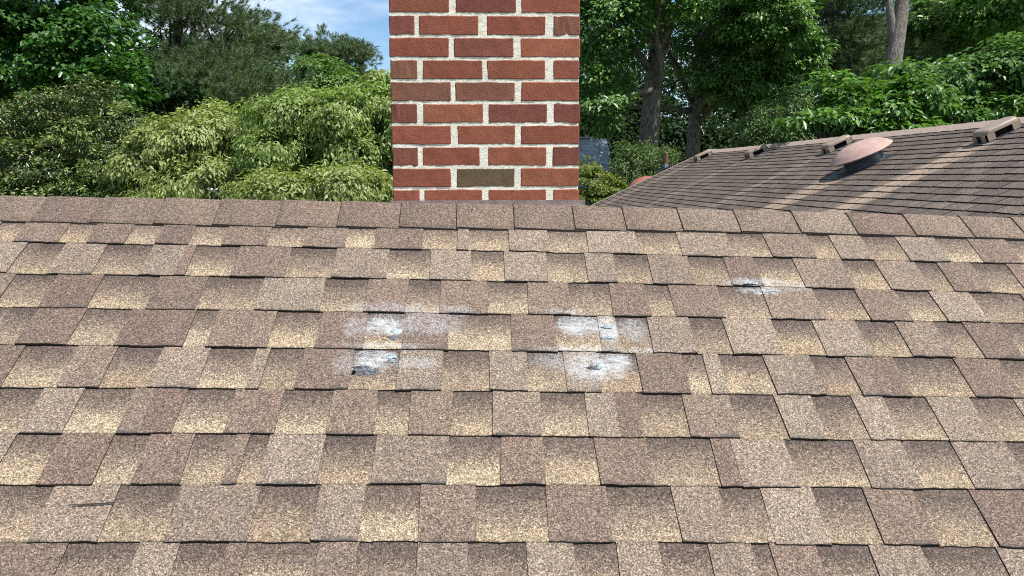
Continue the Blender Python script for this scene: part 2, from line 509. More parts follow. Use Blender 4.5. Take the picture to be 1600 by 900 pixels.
V, Fc, MI, CY, TB = [], [], [], [], []
for kk, u0, u1, kd in spill:
    v, f, mi = piece_mesh(u1-u0, kd, rng)
    vv0 = vline(kk, 0.5*(u0+u1))
    b = len(V)
    V += [(p[0]+u0, p[1]+vv0, p[2]) for p in v]
    Fc += [tuple(i+b for i in q) for q in f]
    MI += mi
    CY += [p[1] for p in v]
    TB += [tab_value(kd, rng)]*len(v)
tag(link('shingle_field', tab_mesh('shingle_field', V, Fc, MI, CY, TB), roof), kind='stuff')

# ---- ridge cap: bent pieces, each lying with its left end on its left neighbour
RXY = [(x, y) for x, y in zip(XS, [303, 306, 312.3, 316, 323.3, 329.3, 337.3])]
CAPB = [346, 350, 356.7, 358.4, 361, 367.3, 374.3]
def ridge_h(px, py):                           # height of the ridge line over the roof frame's x axis
    q = ray(px, py)
    t = (0.0 - CAM.y)/q.y
    p = CAM + q*t
    return p.x, p.z - (RIDGE_Z + TILT*p.x)
rp_ = [ridge_h(x, y) for x, y in RXY]
RIDP = np.polyfit([p[0] for p in rp_], [p[1] for p in rp_], 2)
cb = [on_roof(x, y, 0.008) for x, y in zip(XS, CAPB)]
CAPP = np.polyfit([p[0] for p in cb], [p[1] for p in cb], 3)
capx = [-20, 62, 152, 250, 340, 437, 530, 625, 713, 802, 895, 974, 1061, 1150, 1242, 1329, 1419, 1509, 1592, 1675]
capt = [.5, .18, .42, .5, .36, .34, .2, .32, .45, .4, .3, .5, .75, .7, .8, .12, .55, .55, .7]
us = [on_roof(x, float(np.interp(x, XS, [324, 328, 334, 337, 342, 348, 356])))[0] for x in capx]
def cap_piece(u0, u1, tone, r):
    over = 0.03
    V, Fc, MI = [], [], []
    lb = -float(np.polyval(CAPP, max(-1.75, min(1.9, u0))))
    rr, th = 0.018, 0.004
    half = [lb, lb*.72, lb*.45, lb*.25, .018, .012, .006]
    prof, tt = [], []
    for s_, sg in [(q, -1) for q in half] + [(0.0, 1)] + [(q, 1) for q in half[::-1]]:
        zz = th - s_*math.sin(RP) if s_ >= rr else th - rr*math.sin(RP)/2 - s_*s_*math.sin(RP)/(2*rr)
        prof.append((sg*s_*math.cos(RP), zz)); tt.append(sg*s_/lb)
    n = len(prof)-1
    lift = [r.uniform(0.0, 0.0015) for _ in range(2)]
    cols = [(u0, 0.0052 + lift[0]), (u0+0.002, 0.0070 + lift[0]), ((u0+u1)/2, 0.0060), (u1+over, 0.0030)]
    m = n+1
    for (u, hh) in cols:
        uc = max(-1.8, min(2, u))
        hu = float(np.polyval(RIDP, uc)) - 0.011
        lv = -float(np.polyval(CAPP, max(-1.75, min(1.9, u))))/lb
        for i, (yy, zz) in enumerate(prof):
            jag = r.uniform(-0.0012, 0.0012) if i in (0, n) else 0
            V.append((u, (yy + jag)*(lv if i in (0, n) else 1), zz + hu*(1-0.75*abs(tt[i])) + hh + TILT*u))
    for c in range(3):
        for i in range(n):
            a = c*m+i
            Fc.append((a, a+m, a+m+1, a+1)); MI.append(1 if c == 0 else 0)
    # left end, front edge and back edge go down to the roof
    b = len(V)
    for i in range(m):
        x, y, z = V[i]
        V.append((x, y, z-0.012))
    for i in range(n):
        Fc.append((b+i, i, i+1, b+i+1)); MI.append(1)
    for side in (0, n):
        b = len(V)
        for c in range(4):
            x, y, z = V[c*m+side]
            V.append((x, y, z-0.009))
        for c in range(3):
            q = (c*m+side, b+c, b+c+1, (c+1)*m+side)
            Fc.append(q if side == 0 else q[::-1]); MI.append(1)
    tab = (0.0, tone, r.random())
    me = tab_mesh('ridge_cap_shingle', V, Fc, MI, [0.1]*len(V), [tab]*len(V))
    me.polygons.foreach_set('use_smooth', np.array([q == 0 for q in MI]))
    o = link('ridge_cap_shingle', me, house)
    o.location = (0, 0, RIDGE_Z)
    return o
pitch_u = 0.176
for i in range(len(us)-1):
    cap_piece(us[i], us[i+1], capt[i], rng)
for u in np.arange(us[-1], XB-.1, pitch_u):
    cap_piece(float(u), float(u)+pitch_u, rng.random(), rng)
for u in np.arange(us[0]-pitch_u, us[0]-1.6, -pitch_u):
    cap_piece(float(u), float(u)+pitch_u, rng.random(), rng)

# ---- sealant lumps, a torn spot and a crack lying on the shingles
M['sealant'] = plain('pale_sealant', (0.46, 0.52, 0.55), 0.5, 0.4, 0.3, 220, 0.5)
M['tar'] = plain('grey_roof_cement', (0.17, 0.17, 0.185), 0.45, 0.5, 0.5, 160, 0.6)
def lump(name, px, py, rx_, ry_, mat, seed, hgt=0.004, z=0.011):
    r = random.Random(seed)
    u, v, a, b = px_ell(px, py, rx_, ry_)
    n, V, Fc = 26, [], []
    ph = [r.uniform(0, 6.28) for _ in range(4)]
    for j, (rad, hh) in enumerate(((1.0, 0), (0.82, 0.7), (0.45, 1.0))):
        for i in range(n):
            t = 2*math.pi*i/n
            k_ = rad*(1 + 0.18*math.sin(3*t+ph[0]) + 0.14*math.sin(5*t+ph[1]) + r.uniform(-.16, .16))
            V.append((a*k_*math.cos(t), b*k_*math.sin(t), hgt*hh*r.uniform(.15, 1.2)))
    for j in range(2):
        for i in range(n):
            Fc.append((j*n+i, j*n+(i+1) % n, (j+1)*n+(i+1) % n, (j+1)*n+i))
    Fc.append(tuple(2*n+i for i in range(n)))
    o = link(name, mesh_np(name, V, Fc), roof, (mat,))
    o.location = (u, v, z)
    return o
lump('sealant_patch', 619, 517, 9, 5, M['sealant'], 1, z=0.003)
lump('sealant_patch', 615, 527, 9, 4, M['tar'], 2, z=0.004)
lump('sealant_patch', 611, 557, 8, 3, M['sealant'], 3, z=0.003)
lump('sealant_patch', 612, 563, 6, 2, M['sealant'], 31, z=0.003)
lump('roof_cement_patch', 570, 582, 20, 5, M['tar'], 4, 0.006, z=0.003)
lump('roof_cement_patch', 566, 574, 14, 3, M['tar'], 42, 0.005, z=0.003)
lump('roof_cement_patch', 588, 580, 3, 7, M['tar'], 43, 0.005, z=0.003)
lump('sealant_patch', 574, 579, 10, 2, M['sealant'], 44, 0.006, z=0.004)
lump('roof_cement_patch', 553, 583, 3, 2, M['edge'], 41, 0.010, z=0.004)
lump('roof_cement_patch', 926, 575, 8, 3, M['tar'], 5, z=0.006)
lump('sealant_patch', 936, 573, 4, 4, M['sealant'], 51, z=0.006)
lump('sealant_patch', 949, 512, 9, 2, M['sealant'], 6, 0.003, z=0.0075)
lump('sealant_patch', 949, 529, 10, 2, M['sealant'], 61, 0.003, z=0.0085)
lump('sealant_patch', 1172, 444, 12, 2, M['sealant'], 7, 0.003, z=0.010)
lump('sealant_patch', 1200, 454, 12, 2, M['sealant'], 71, 0.003, z=0.004)
V, Fc = [], []
for i, (x, y) in enumerate(((106, 787), (116, 788), (128, 788), (142, 786.5), (158, 786), (170, 785), (178, 784))):
    u, v = on_roof(x, y, 0.0105)
    wd = 0.0012*(0.35+min(1, i/2))
    V += [(u, v-wd, 0), (u, v+wd, 0)]
    if i: Fc.append((2*i-2, 2*i, 2*i+1, 2*i-1))
ck = link('crack', mesh_np('crack', V, Fc), roof, (M['edge'],))
ck.location = (0, 0, 0.0085)

# ---- chimney: mortar core with bricks as pieces
def brick_mat():
    k = NT('fired_brick')
    oi = k.n('ShaderNodeObjectInfo')
    t = k.n('ShaderNodeTexCoord').outputs['Object']
    off = k.vmath('ADD', t, k.vmath('MULTIPLY', k.n('ShaderNodeCombineXYZ').outputs[0], (0, 0, 0)))
    rnd = k.n('ShaderNodeCombineXYZ'); k.l(k.math('MULTIPLY', oi.outputs['Random'], 7.0), rnd.inputs[0])
    p = k.vmath('ADD', t, rnd.outputs[0])
    n1 = k.noise(p, 22, 5, 0.65)
    n2 = k.noise(p, 240, 4, 0.7)
    c = oi.outputs['Color']
    c1 = k.mix(k.rng(n1.outputs[0], 0.3, 0.7, 0.0, 0.55), c, k.mix(1.0, c, (0.60, 0.62, 0.66), 'MULTIPLY'))
    c1 = k.mix(k.rng(n2.outputs[0], 0.52, 0.66, 0.0, 0.55), c1, k.mix(1.0, c, (0.42, 0.42, 0.45), 'MULTIPLY'))
    c1 = k.mix(k.rng(n2.outputs[0], 0.40, 0.30, 0.0, 0.4), c1, k.mix(1.0, c, (1.55, 1.6, 1.6), 'MULTIPLY'))
    mp_ = k.n('ShaderNodeMapping'); k.l(p, mp_.inputs[0]); mp_.inputs['Scale'].default_value = (300, 300, 22)
    n3 = k.noise(mp_.outputs[0], 1.0, 2)
    h = k.math('ADD', k.math('MULTIPLY', n2.outputs[0], 0.6), k.math('ADD', n1.outputs[0], k.math('MULTIPLY', n3.outputs[0], 0.35)))
    # mortar smears
    sm = k.noise(p, 34, 4, 0.7)
    c1 = k.mix(k.rng(sm.outputs[0], 0.70, 0.80, 0.0, 0.35), c1, (0.55, 0.48, 0.38))
    k.bsdf(c1, 0.85, 0.25, h, 0.8, 0.004)
    return k.m
M['brick'] = brick_mat()
def mortar_mat():
    k = NT('cream_mortar')
    t = k.n('ShaderNodeTexCoord').outputs['Object']
    n1 = k.noise(t, 12, 4); n2 = k.noise(t, 190, 4, 0.7)
    c = k.mix(k.rng(n1.outputs[0], 0.3, 0.7), (0.86, 0.82, 0.69), (0.77, 0.73, 0.61))
    c = k.mix(k.rng(n2.outputs[0], 0.56, 0.74, 0, 0.4), c, (0.36, 0.33, 0.27))
    k.bsdf(c, 0.92, 0.2, n2.outputs[0], 0.9, 0.004)
    return k.m
M['mortar'] = mortar_mat()
YC, XL, ZB, WCH, HC, DCH = 0.120, -0.2696, RIDGE_Z + 0.0526, 0.60, 0.0677, 0.60
core = MB()
zt = ZB + 19.4*HC
nx, nz_ = 60, 150
r5 = random.Random(5)
z0 = RIDGE_Z - 0.5
# front and sides as fine grids with an uneven face; back and top plain
def grid_face(mb, o, a, b, na, nb, nrm, amp):
    V = []
    for j in range(nb+1):
        for i in range(na+1):
            d = r5.uniform(-amp, amp) if 0 < i < na and 0 < j < nb else 0
            V.append(Vector(o) + Vector(a)*(i/na) + Vector(b)*(j/nb) + Vector(nrm)*d)
    Fq = []
    for j in range(nb):
        for i in range(na):
            q = j*(na+1)+i
            Fq.append((q, q+1, q+na+2, q+na+1))
    mb.add(V, Fq)
rc = 0.0022                                     # how far the joints lie behind the brick faces
x0, x1, y0, y1 = XL+rc, XL+WCH-rc, YC+rc, YC+DCH-rc
H = Vector((0, 0, zt-z0))
grid_face(core, (x0, y0, z0), (x1-x0, 0, 0), H, nx, nz_, (0, -1, 0), 0.0007)
grid_face(core, (x1, y0, z0), (0, y1-y0, 0), H, nx, nz_, (1, 0, 0), 0.0011)
grid_face(core, (x0, y1, z0), (0, y0-y1, 0), H, nx, nz_, (-1, 0, 0), 0.0011)
core.add([(x1, y1, z0), (x0, y1, z0), (x0, y1, zt), (x1, y1, zt), (x0, y0, zt), (x1, y0, zt)], [(0, 1, 2, 3), (4, 5, 3, 2)])
chim = core.build('chimney', house, (M['mortar'],))
BR = {  # row from the bottom: brick ends measured in a crop (left edge, right edge of the chimney there), colours
 0: ((63, 857), [(63,175,'n'),(195,443,'n'),(467,717,'n'),(747,856,'o')]),
 1: ((63, 857), [(63,310,'n'),(333,582,'k'),(607,856,'o')]),
 2: ((60, 857), [(60,170,'d'),(187,433,'n'),(468,718,'o'),(744,857,'d')]),
 3: ((60, 858), [(60,312,'n'),(338,585,'n'),(607,858,'n')]),
 4: ((57, 859), [(57,168,'d'),(192,447,'o'),(470,722,'d'),(747,859,'d')]),
 5: ((55, 860), [(55,310,'b'),(328,583,'p'),(610,860,'n')]),
 6: ((52, 863), [(52,168,'p'),(190,445,'n'),(465,715,'n'),(750,863,'n')]),
 7: ((50, 863), [(50,303,'n'),(322,578,'d'),(607,863,'o')]),
 8: ((45, 866), [(45,155,'d'),(172,428,'n'),(462,718,'n'),(752,866,'p')]),
 9: ((43, 868), [(43,303,'n'),(330,590,'d'),(612,868,'n')]),
 10: ((42, 868), [(42,152,'n'),(172,428,'n'),(462,718,'p'),(752,868,'n')]),
 11: ((42, 868), [(42,303,'o'),(330,590,'n'),(612,868,'n')]),
 12: ((42, 868), [(42,152,'n'),(172,428,'d'),(462,718,'n'),(752,868,'n')])}
for i in range(13, 20):
    BR[i] = ((42, 868), [(a, b, 'nodnp'[(i*3+j) % 5]) for j, (a, b) in enumerate(((42, 303), (330, 590), (612, 868)) if i % 2 else ((42, 152), (172, 428), (462, 718), (752, 868)))])
BC = {'n': (0.295, 0.093, 0.056), 'o': (0.340, 0.114, 0.064), 'd': (0.232, 0.080, 0.054), 'b': (0.225, 0.105, 0.064), 'p': (0.265, 0.110, 0.070), 'k': (0.150, 0.100, 0.056)}
def brick_mesh(lx, ly, lz, r):
    bm = bmesh.new()
    bmesh.ops.create_cube(bm, size=1)
    bmesh.ops.subdivide_edges(bm, edges=[e for e in bm.edges if abs((e.verts[0].co-e.verts[1].co).x) > .5], cuts=5)
    for v in bm.verts:
        v.co = Vector((v.co.x*lx, v.co.y*ly, v.co.z*lz)) + Vector((r.uniform(-1, 1), r.uniform(-.6, .6), r.uniform(-1, 1)))*0.0011
    bmesh.ops.bevel(bm, geom=[e for e in bm.edges if e.calc_face_angle(0) > 0.9], offset=0.0028, segments=1, affect='EDGES')
    me = bpy.data.meshes.new('brick')
    bm.to_mesh(me); bm.free()
    me.materials.append(M['brick'])
    return me
rb = random.Random(11)
def add_brick(cx, cy, cz, lx, ly, lz, col):
    o = link('brick', brick_mesh(lx, ly, lz, rb), chim)
    o.location = (cx, cy, cz)
    c = BC[col]
    f_ = rb.uniform(0.9, 1.1)
    o.color = (c[0]*f_, c[1]*f_*rb.uniform(.94, 1.06), c[2]*f_, 1)
JT = 0.0086
for row, ((a, b), bs) in BR.items():
    zc = ZB + (row-0.5)*HC
    for (p, q, c) in bs:
        xa, xb = XL + WCH*(p-a)/(b-a), XL + WCH*(q-a)/(b-a)
        first, last = p == a, abs(q-b) < 3
        if last: xb = XL + WCH
        if first: xa += rb.uniform(-.002, .0015)
        if last: xb += rb.uniform(-.0015, .002)
        dep = 0.198 if (first or last) and (xb-xa) < 0.12 else 0.098
        add_brick((xa+xb)/2, YC+dep/2+rb.uniform(-.0006, .0006), zc, xb-xa, dep, HC-JT, c)
    corner = 0.198 if len(bs) == 4 else 0.098
    y = YC + corner + JT
    while y < YC+DCH-0.03:
        ln = min(0.194, YC+DCH-y)
        for xc in (XL+0.049, XL+WCH-0.049):
            add_brick(xc, y+ln/2, zc, 0.098, ln, HC-JT, rb.choice('nndop'))
        y += ln + JT
M['flash'] = plain('dull_flashing', (0.26, 0.20, 0.18), 0.5, 0.5, 0.25, 30, 0.3, 0.3)
fl = MB()
fl.box(XL-0.006, XL+WCH+0.020, YC-0.010, YC-0.003, RIDGE_Z-0.2, RIDGE_Z+0.014)
fl.box(XL-0.006, XL+WCH+0.020, YC-0.080, YC-0.0105, RIDGE_Z-0.2, RIDGE_Z-0.004)
o = fl.build('flashing', chim, (M['flash'],))
o.rotation_euler = (0, 0, 0)

# =================================================================== GROUND
M['grass'] = plain('lawn', (0.06, 0.095, 0.03), 0.9, 0.2, 0.4, 0.6, 0.2)
gv = np.array([(-600, -300, 0), (600, -300, 0), (600, 1200, 0), (-600, 1200, 0)], float)
tag(link('ground', mesh_np('ground', gv, np.array([[0, 1, 2, 3]])), None, (M['grass'],)), kind='structure')

# =================================================================== NEIGHBOUR HOUSE
NR = ray(727, 277); NR.z = 0; NR.normalize()            # ridge runs away from the camera
NP = Vector((NR.y, -NR.x, 0))                           # level, to the right
def nb_at(px, py, lateral):
    q = ray(px, py)
    return CAM + q*(lateral/q.dot(NP))
LAT = 5.4
near_r, far_r = nb_at(1600, 185, LAT), nb_at(1110, 237, LAT)
zr = 0.5*(near_r.z + far_r.z)
far_r.z = zr
q = ray(930, 322)
pb = CAM + q*((far_r-CAM).dot(NR)/q.dot(NR))            # foot of the far rake as seen
NS = math.atan2(far_r.z - pb.z, (far_r-pb).dot(NP))
NY = (NP*math.cos(NS) + Vector((0, 0, math.sin(NS)))).normalized()
NX = -NR
NN = NX.cross(NY)
NO = far_r.copy()
NB = Matrix(((NX.x, NY.x, NN.x, NO.x), (NX.y, NY.y, NN.y, NO.y), (NX.z, NY.z, NN.z, NO.z), (0, 0, 0, 1)))
def on_nb(px, py, h=0.0):
    q = ray(px, py)
    t = (NO + NN*h - CAM).dot(NN)/q.dot(NN)
    p = CAM + q*t - NO
    return p.dot(NX), p.dot(NY)
nb = tag(empty('neighbor_house', (NO.x, NO.y, 0)), 'neighbouring house with weathered dark brown shingle roof and metal roof vents', 'house')
NBI = Matrix.Translation((-NO.x, -NO.y, 0))
LEN, SLP = (far_r-CAM).dot(NR) - 4.7, 3.05
m = MB()
bk = Matrix.Rotation(-2*NS, 3, 'X')
E0 = [Vector((0, 0, -.01)), Vector((LEN, 0, -.01)), Vector((0, -SLP, -.01)), Vector((LEN, -SLP, -.01)),
      bk @ Vector((0, SLP, -.01)), bk @ Vector((LEN, SLP, -.01))]
hip = [Vector((-2.2, -SLP+0.5, -1.0)), bk @ Vector((-2.2, SLP-0.5, -1.0))]
m.add(E0 + hip, [(2, 3, 1, 0), (0, 1, 5, 4), (0, 6, 2), (0, 4, 7), (0, 7, 6), (1, 3, 5)])
nroof = m.build('roof', nb, (M['deck'],))
nroof.matrix_local = NBI @ NB
wm_ = MB()
inv = lambda p: Vector(p) - Vector((NO.x, NO.y, 0))
c4 = [NB @ Vector((x, y, -.05)) for x, y in ((0.15, -SLP+.35), (LEN-.15, -SLP+.35))] + [NB @ (bk @ Vector((x, SLP-.35, -.05))) for x in (LEN-.15, 0.15)]
wm_.add([inv((p.x, p.y, 0)) for p in c4] + [inv(p) for p in c4], [(0, 1, 5, 4), (1, 2, 6, 5), (2, 3, 7, 6), (3, 0, 4, 7)])
wm_.build('wall', nb, (M['siding'],))
def old_shingle(name, streaks):
    k = NT(name)
    tr = k.n('ShaderNodeTexCoord', object=nroof).outputs['Object']
    rnd = k.n('ShaderNodeObjectInfo').outputs['Random']
    isl = k.n('ShaderNodeNewGeometry').outputs['Random Per Island']
    r_ = k.math('FRACT', k.math('ADD', rnd, isl))
    v = k.voro(tr, 160)
    g = k.n('ShaderNodeSeparateColor'); k.l(v.outputs['Color'], g.inputs[0])
    n1 = k.noise(tr, 5, 5, 0.65)
    mp_ = k.n('ShaderNodeMapping'); k.l(tr, mp_.inputs[0]); mp_.inputs['Scale'].default_value = (14, 1.4, 1)
    n2 = k.noise(mp_.outputs[0], 1.0, 4, 0.6)
    c = k.mix(r_, (0.098, 0.079, 0.064), (0.165, 0.133, 0.106))
    c = k.mix(k.rng(n1.outputs[0], 0.35, 0.7, 0, 0.5), c, (0.060, 0.050, 0.045))
    c = k.mix(k.rng(n2.outputs[0], 0.52, 0.75, 0, 0.6), c, (0.180, 0.142, 0.122))
    xyz = k.n('ShaderNodeSeparateXYZ'); k.l(tr, xyz.inputs[0])
    xw = k.math('ADD', xyz.outputs[0], k.math('MULTIPLY', k.math('SUBTRACT', n1.outputs[0], 0.5), 0.10))
    for (x0, y0, wd, st) in streaks:                   # paler runs where water off the metal keeps the roof clean
        mk = k.rng(k.math('ABSOLUTE', k.math('SUBTRACT', xw, x0)), wd, wd*0.35)
        mk = k.math('MULTIPLY', mk, k.rng(xyz.outputs[1], y0, y0-0.1))
        mk = k.math('MULTIPLY', mk, k.rng(n2.outputs[0], 0.25, 0.5, 0.45*st, st))
        c = k.mix(mk, c, (0.330, 0.250, 0.185))
    c = k.mix(1.0, c, k.ramp(g.outputs[0], [(0, (0.6,)*3), (0.6, (1.0,)*3), (1, (1.7,)*3)]), 'MULTIPLY')
    k.bsdf(c, 0.9, 0.2, g.outputs[0], 0.3, 0.002)
    return k.m
V4 = [on_nb(1093, 251), on_nb(1171, 247), on_nb(1300, 236), on_nb(1541, 221)]
DOME = on_nb(1352, 257)
pipe_xy = on_nb(1041, 263)
M['old'] = old_shingle('old_brown_shingle', [(V4[3][0]+0.02, V4[3][1], 0.30, .85), (DOME[0], DOME[1]-.3, 0.34, .85), (V4[2][0]-.05, V4[2][1], 0.14, .4), (V4[0][0], V4[0][1], 0.17, .5), (V4[1][0], V4[1][1], .17, .35)])
M['old_cap'] = plain('faded_cap_shingle', (0.34, 0.265, 0.22), 0.9, 0.2, 0.3, 40, 0.3)
EXP, TAB = 0.127, 0.29
tv = [(0.007, 0, .011), (TAB-.007, 0, .011), (TAB-.007, EXP+.02, .0005), (0.007, EXP+.02, .0005), (0.007, 0.001, -.02), (TAB-.007, 0.001, -.02), (TAB-.007, EXP+.02, -.02), (0.007, EXP+.02, -.02)]
tf = [(0, 1, 2, 3), (4, 5, 1, 0), (5, 6, 2, 1), (7, 4, 0, 3)]
variants = []
r9 = random.Random(9)
for i in range(6):
    vv_ = [(x + r9.uniform(-.001, .001), y + r9.uniform(-.003, .003), z + r9.uniform(0, .002)) for x, y, z in tv]
    me = mesh_np('shingle', vv_, tf)
    me.materials.append(M['old']); me.materials.append(M['edge'])
    me.polygons.foreach_set('material_index', [0, 1, 1, 1])
    variants.append(me)
tabs = []
ridge_px = lambda x: float(np.interp(x, XS, [303, 306, 312.3, 316, 323.3, 329.3, 337.3]))
def flare(x):                                           # the old roof kicks up towards its far rake
    return 0.04*math.exp(-max(0, x)/0.6)
for j in range(int(SLP/EXP)+1):
    x = -((j*0.5) % 1)*TAB
    while x < LEN:
        y = -(j+1)*EXP + r9.uniform(-.002, .002)
        xa, xb = max(0.0, x), x+TAB
        if xb-xa > 0.05:
            px, py, d = project(NB @ Vector(((xa+xb)/2, y+EXP/2, 0.0)))
            vis = 860 < px < 1640 and py < ridge_px(min(1597, max(0, px)))+6 and d > 0
            tabs.append((-(1/d**2) if vis else 1, xa, xb, y))
        x = xb
tabs.sort()
V, Fc, MI = [], [], []
for i, (key, xa, xb, y) in enumerate(tabs):
    z = flare((xa+xb)/2)
    slope_ = math.atan2(flare(xb)-flare(xa), xb-xa)
    if i < 300 and key < 0:
        o = link('shingle', variants[r9.randrange(6)], nroof)
        o.location = (xa, y, flare(xa))
        o.rotation_euler = (0, -slope_, r9.uniform(-.004, .004))
        if xb-xa < TAB-.001: o.scale = ((xb-xa)/TAB, 1, 1)
    else:
        b = len(V)
        V += [(xa+(xb-xa)*vx/TAB, y+vy, vz+flare(xa+(xb-xa)*vx/TAB)) for vx, vy, vz in tv]
        Fc += [tuple(k+b for k in q_) for q_ in tf]; MI += [0, 1, 1, 1]
me = mesh_np('shingle_field', V, Fc)
me.materials.append(M['old']); me.materials.append(M['edge'])
me.polygons.foreach_set('material_index', MI)
tag(link('shingle_field', me, nroof), kind='stuff')
# ridge cap pieces of the neighbour
x = -0.02
while x < LEN:
    m = MB()
    for i, (yy, zz) in enumerate(((-.15, 0.012), (-.06, .016), (0, .010), (.06, -.02), (.15, -.13))):
        pass
    prof = [(-.17, .010), (-.07, .020), (-.02, .024), (.03, .004), (.10, -.06)]
    vv_ = []
    for (xx, up) in ((x, 0.006), (x+.30, 0.0)):
        vv_ += [(xx, yy, zz+up+flare(xx)) for yy, zz in prof]
    m.add(vv_ + [(x, yy, zz-.012+flare(x)) for yy, zz in prof], [(i, i+5, i+6, i+1) for i in range(4)] + [(i+10, i, i+1, i+11) for i in range(4)])
    m.add([(x, -.16, .016+flare(x)), (x+.3, -.16, .010+flare(x+.3)), (x+.3, -.16, -.005), (x, -.16, -.005)], [(0, 3, 2, 1)])
    m.build('ridge_cap_shingle', nroof, (M['old_cap'],))
    x += 0.255
# rake trim on the far end
m = MB()
for i in range(12):
    ya, yb = -SLP*i/12, -SLP*(i+1)/12
    m.box(-0.05, 0.03, yb, ya, -0.12, flare(0)+0.014)
m.build('rake_edge', nroof, (M['old_cap'],))

# ---- hooded vents
M['hood'] = plain('sun_faded_vent_metal', (0.29, 0.225, 0.170), 0.45, 0.5, 0.15, 14, 0.12)
M['hole'] = plain('vent_dark_interior', (0.012, 0.011, 0.010), 0.9, 0.1)
M['dome'] = plain('faded_salmon_metal', (0.46, 0.305, 0.255), 0.5, 0.4, 0.2, 9, 0.15)
M['red_dome'] = plain('rust_red_metal', (0.34, 0.125, 0.095), 0.45, 0.5, 0.15, 9, 0.1)
M['galv'] = plain('galvanised_sheet', (0.13, 0.145, 0.16), 0.42, 0.5, 0.3, 25, 0.1, 0.5)
M['flange'] = plain('dark_flange_metal', (0.055, 0.065, 0.085), 0.4, 0.5, 0.3, 25, 0.1, 0.4)
M['pvc'] = plain('rusty_brown_pipe', (0.20, 0.095, 0.055), 0.6, 0.4, 0.3, 30, 0.2)
def rrect(cx, cy, lx, ly, r, n=5):
    pts = []
    for (sx, sy, a0) in ((1, 1, 0), (-1, 1, 90), (-1, -1, 180), (1, -1, 270)):
        for i in range(n):
            a = R(a0 + 90*i/(n-1))
            pts.append((cx+sx*(lx/2-r)+r*math.cos(a), cy+sy*(ly/2-r)+r*math.sin(a)))
    return pts
def hood_vent(x, y, ln, wd, hh):
    """bridge-like hood: x along the ridge, y up the slope; its low end at y"""
    root = link('roof_vent', None, nb)
    root.matrix_local = NBI @ NB @ Matrix.Translation((x, y, 0.008 + flare(x)))
    # shell: side skirt ring + rounded top
    m = MB()
    rings = [(1.0, hh*.58, .06), (1.0, hh*.74, .06), (.96, hh*.89, .06), (.86, hh*.97, .05), (.6, hh, .03)]
    n = None
    for i, (sc, z, r_) in enumerate(rings):
        p = rrect(0, ln/2, wd*sc, ln*(1-(1-sc)*wd/ln), r_)
        n = len(p)
        m.v += [(a, b, z) for a, b in p]
        if i:
            o_ = (i-1)*n
            m.f += [(o_+k, o_+(k+1) % n, o_+n+(k+1) % n, o_+n+k) for k in range(n)]
    m.f.append(tuple(range(4*n, 5*n)))
    hood = m.build('hood', root, (M['hood'],), True)
    # corner legs
    for sx in (-1, 1):
        for yy in (0.0, ln):
            m = MB()
            s_ = 1 if yy == 0 else -1
            m.box(sx*wd/2-(0.004 if sx > 0 else 0), sx*wd/2+(0 if sx > 0 else .004), min(yy+s_*.02, yy+s_*.095), max(yy+s_*.02, yy+s_*.095), 0, hh*.62)
            m.box(min(sx*(wd/2-.02), sx*(wd/2-.075)), max(sx*(wd/2-.02), sx*(wd/2-.075)), yy-(0 if s_ > 0 else .004), yy+(.004 if s_ > 0 else 0), 0, hh*.62)
            m.build('leg', root, (M['hood'],))
    m = MB(); m.box(-wd*.34, wd*.34, ln*.3, ln*.86, 0, hh*.5)
    m.build('throat', root, (M['hole'],))
    m = MB(); m.box(-wd*.55, wd*.55, -.02, ln+.04, -.004, .004)
    m.build('flange', root, (M['flange'],))
for (x, y), up in zip(V4, (on_nb(1119, 240), on_nb(1203, 231), on_nb(1342, 213), on_nb(1612, 190))):
    ln = 0.37
    hood_vent(x, min(y, -0.22-ln), ln, 0.22, 0.115)

def lathe(prof, n=40):
    m = MB()
    for r_, z in prof:
        m.v += [(r_*math.cos(2*math.pi*k/n), r_*math.sin(2*math.pi*k/n), z) for k in range(n)]
    for i in range(len(prof)-1):
        m.f += [(i*n+k, i*n+(k+1) % n, (i+1)*n+(k+1) % n, (i+1)*n+k) for k in range(n)]
    return m
def dome_fan(x, y, R_, hmat, yscale=1.0, mtx=None, name='attic_fan'):
    root = link(name, None, nb)
    root.matrix_local = NBI @ (mtx if mtx is not None else NB @ Matrix.Translation((x, y, 0.008)))
    c = R_*0.40
    lathe([(R_*.62, 0), (R_*.62, c), (R_*.66, c+.004)]).build('collar', root, (M['galv'],), True)
    z0_ = c - R_*.02
    cap = lathe([(R_*.60, z0_+.004), (R_*.97, z0_-.004), (R_*1.0, z0_-.002), (R_*1.0, z0_+.010), (R_*.965, z0_+.016), (R_*.93, z0_+.024), (R_*.86, z0_+R_*.14), (R_*.70, z0_+R_*.245), (R_*.48, z0_+R_*.325), (R_*.24, z0_+R_*.365), (.001, z0_+R_*.375)])
    cap.build('cap', root, (hmat,), True)
    m = MB(); m.box(-R_*.72, R_*.72, -R_*1.15, R_*.72, -.004, .003)
    m.build('flange', root, (M['flange'],))
    m = MB()
    for k in range(4):
        a = k*math.pi/2+.5
        m.box(R_*.6*math.cos(a)-.008, R_*.6*math.cos(a)+.008, R_*.6*math.sin(a)-.008, R_*.6*math.sin(a)+.008, c*.6, z0_+.02)
    m.build('bracket', root, (M['galv'],))
dome_fan(DOME[0], DOME[1], 0.345, M['dome'])
# red dome standing on the slope behind the far rake
rd = at(1003, 291, (NO-CAM).dot(fwd)+0.42)
dome_fan(0, 0, 0.30, M['red_dome'], mtx=Matrix.Translation(rd - NN*0.03) @ NB.to_3x3().to_4x4())
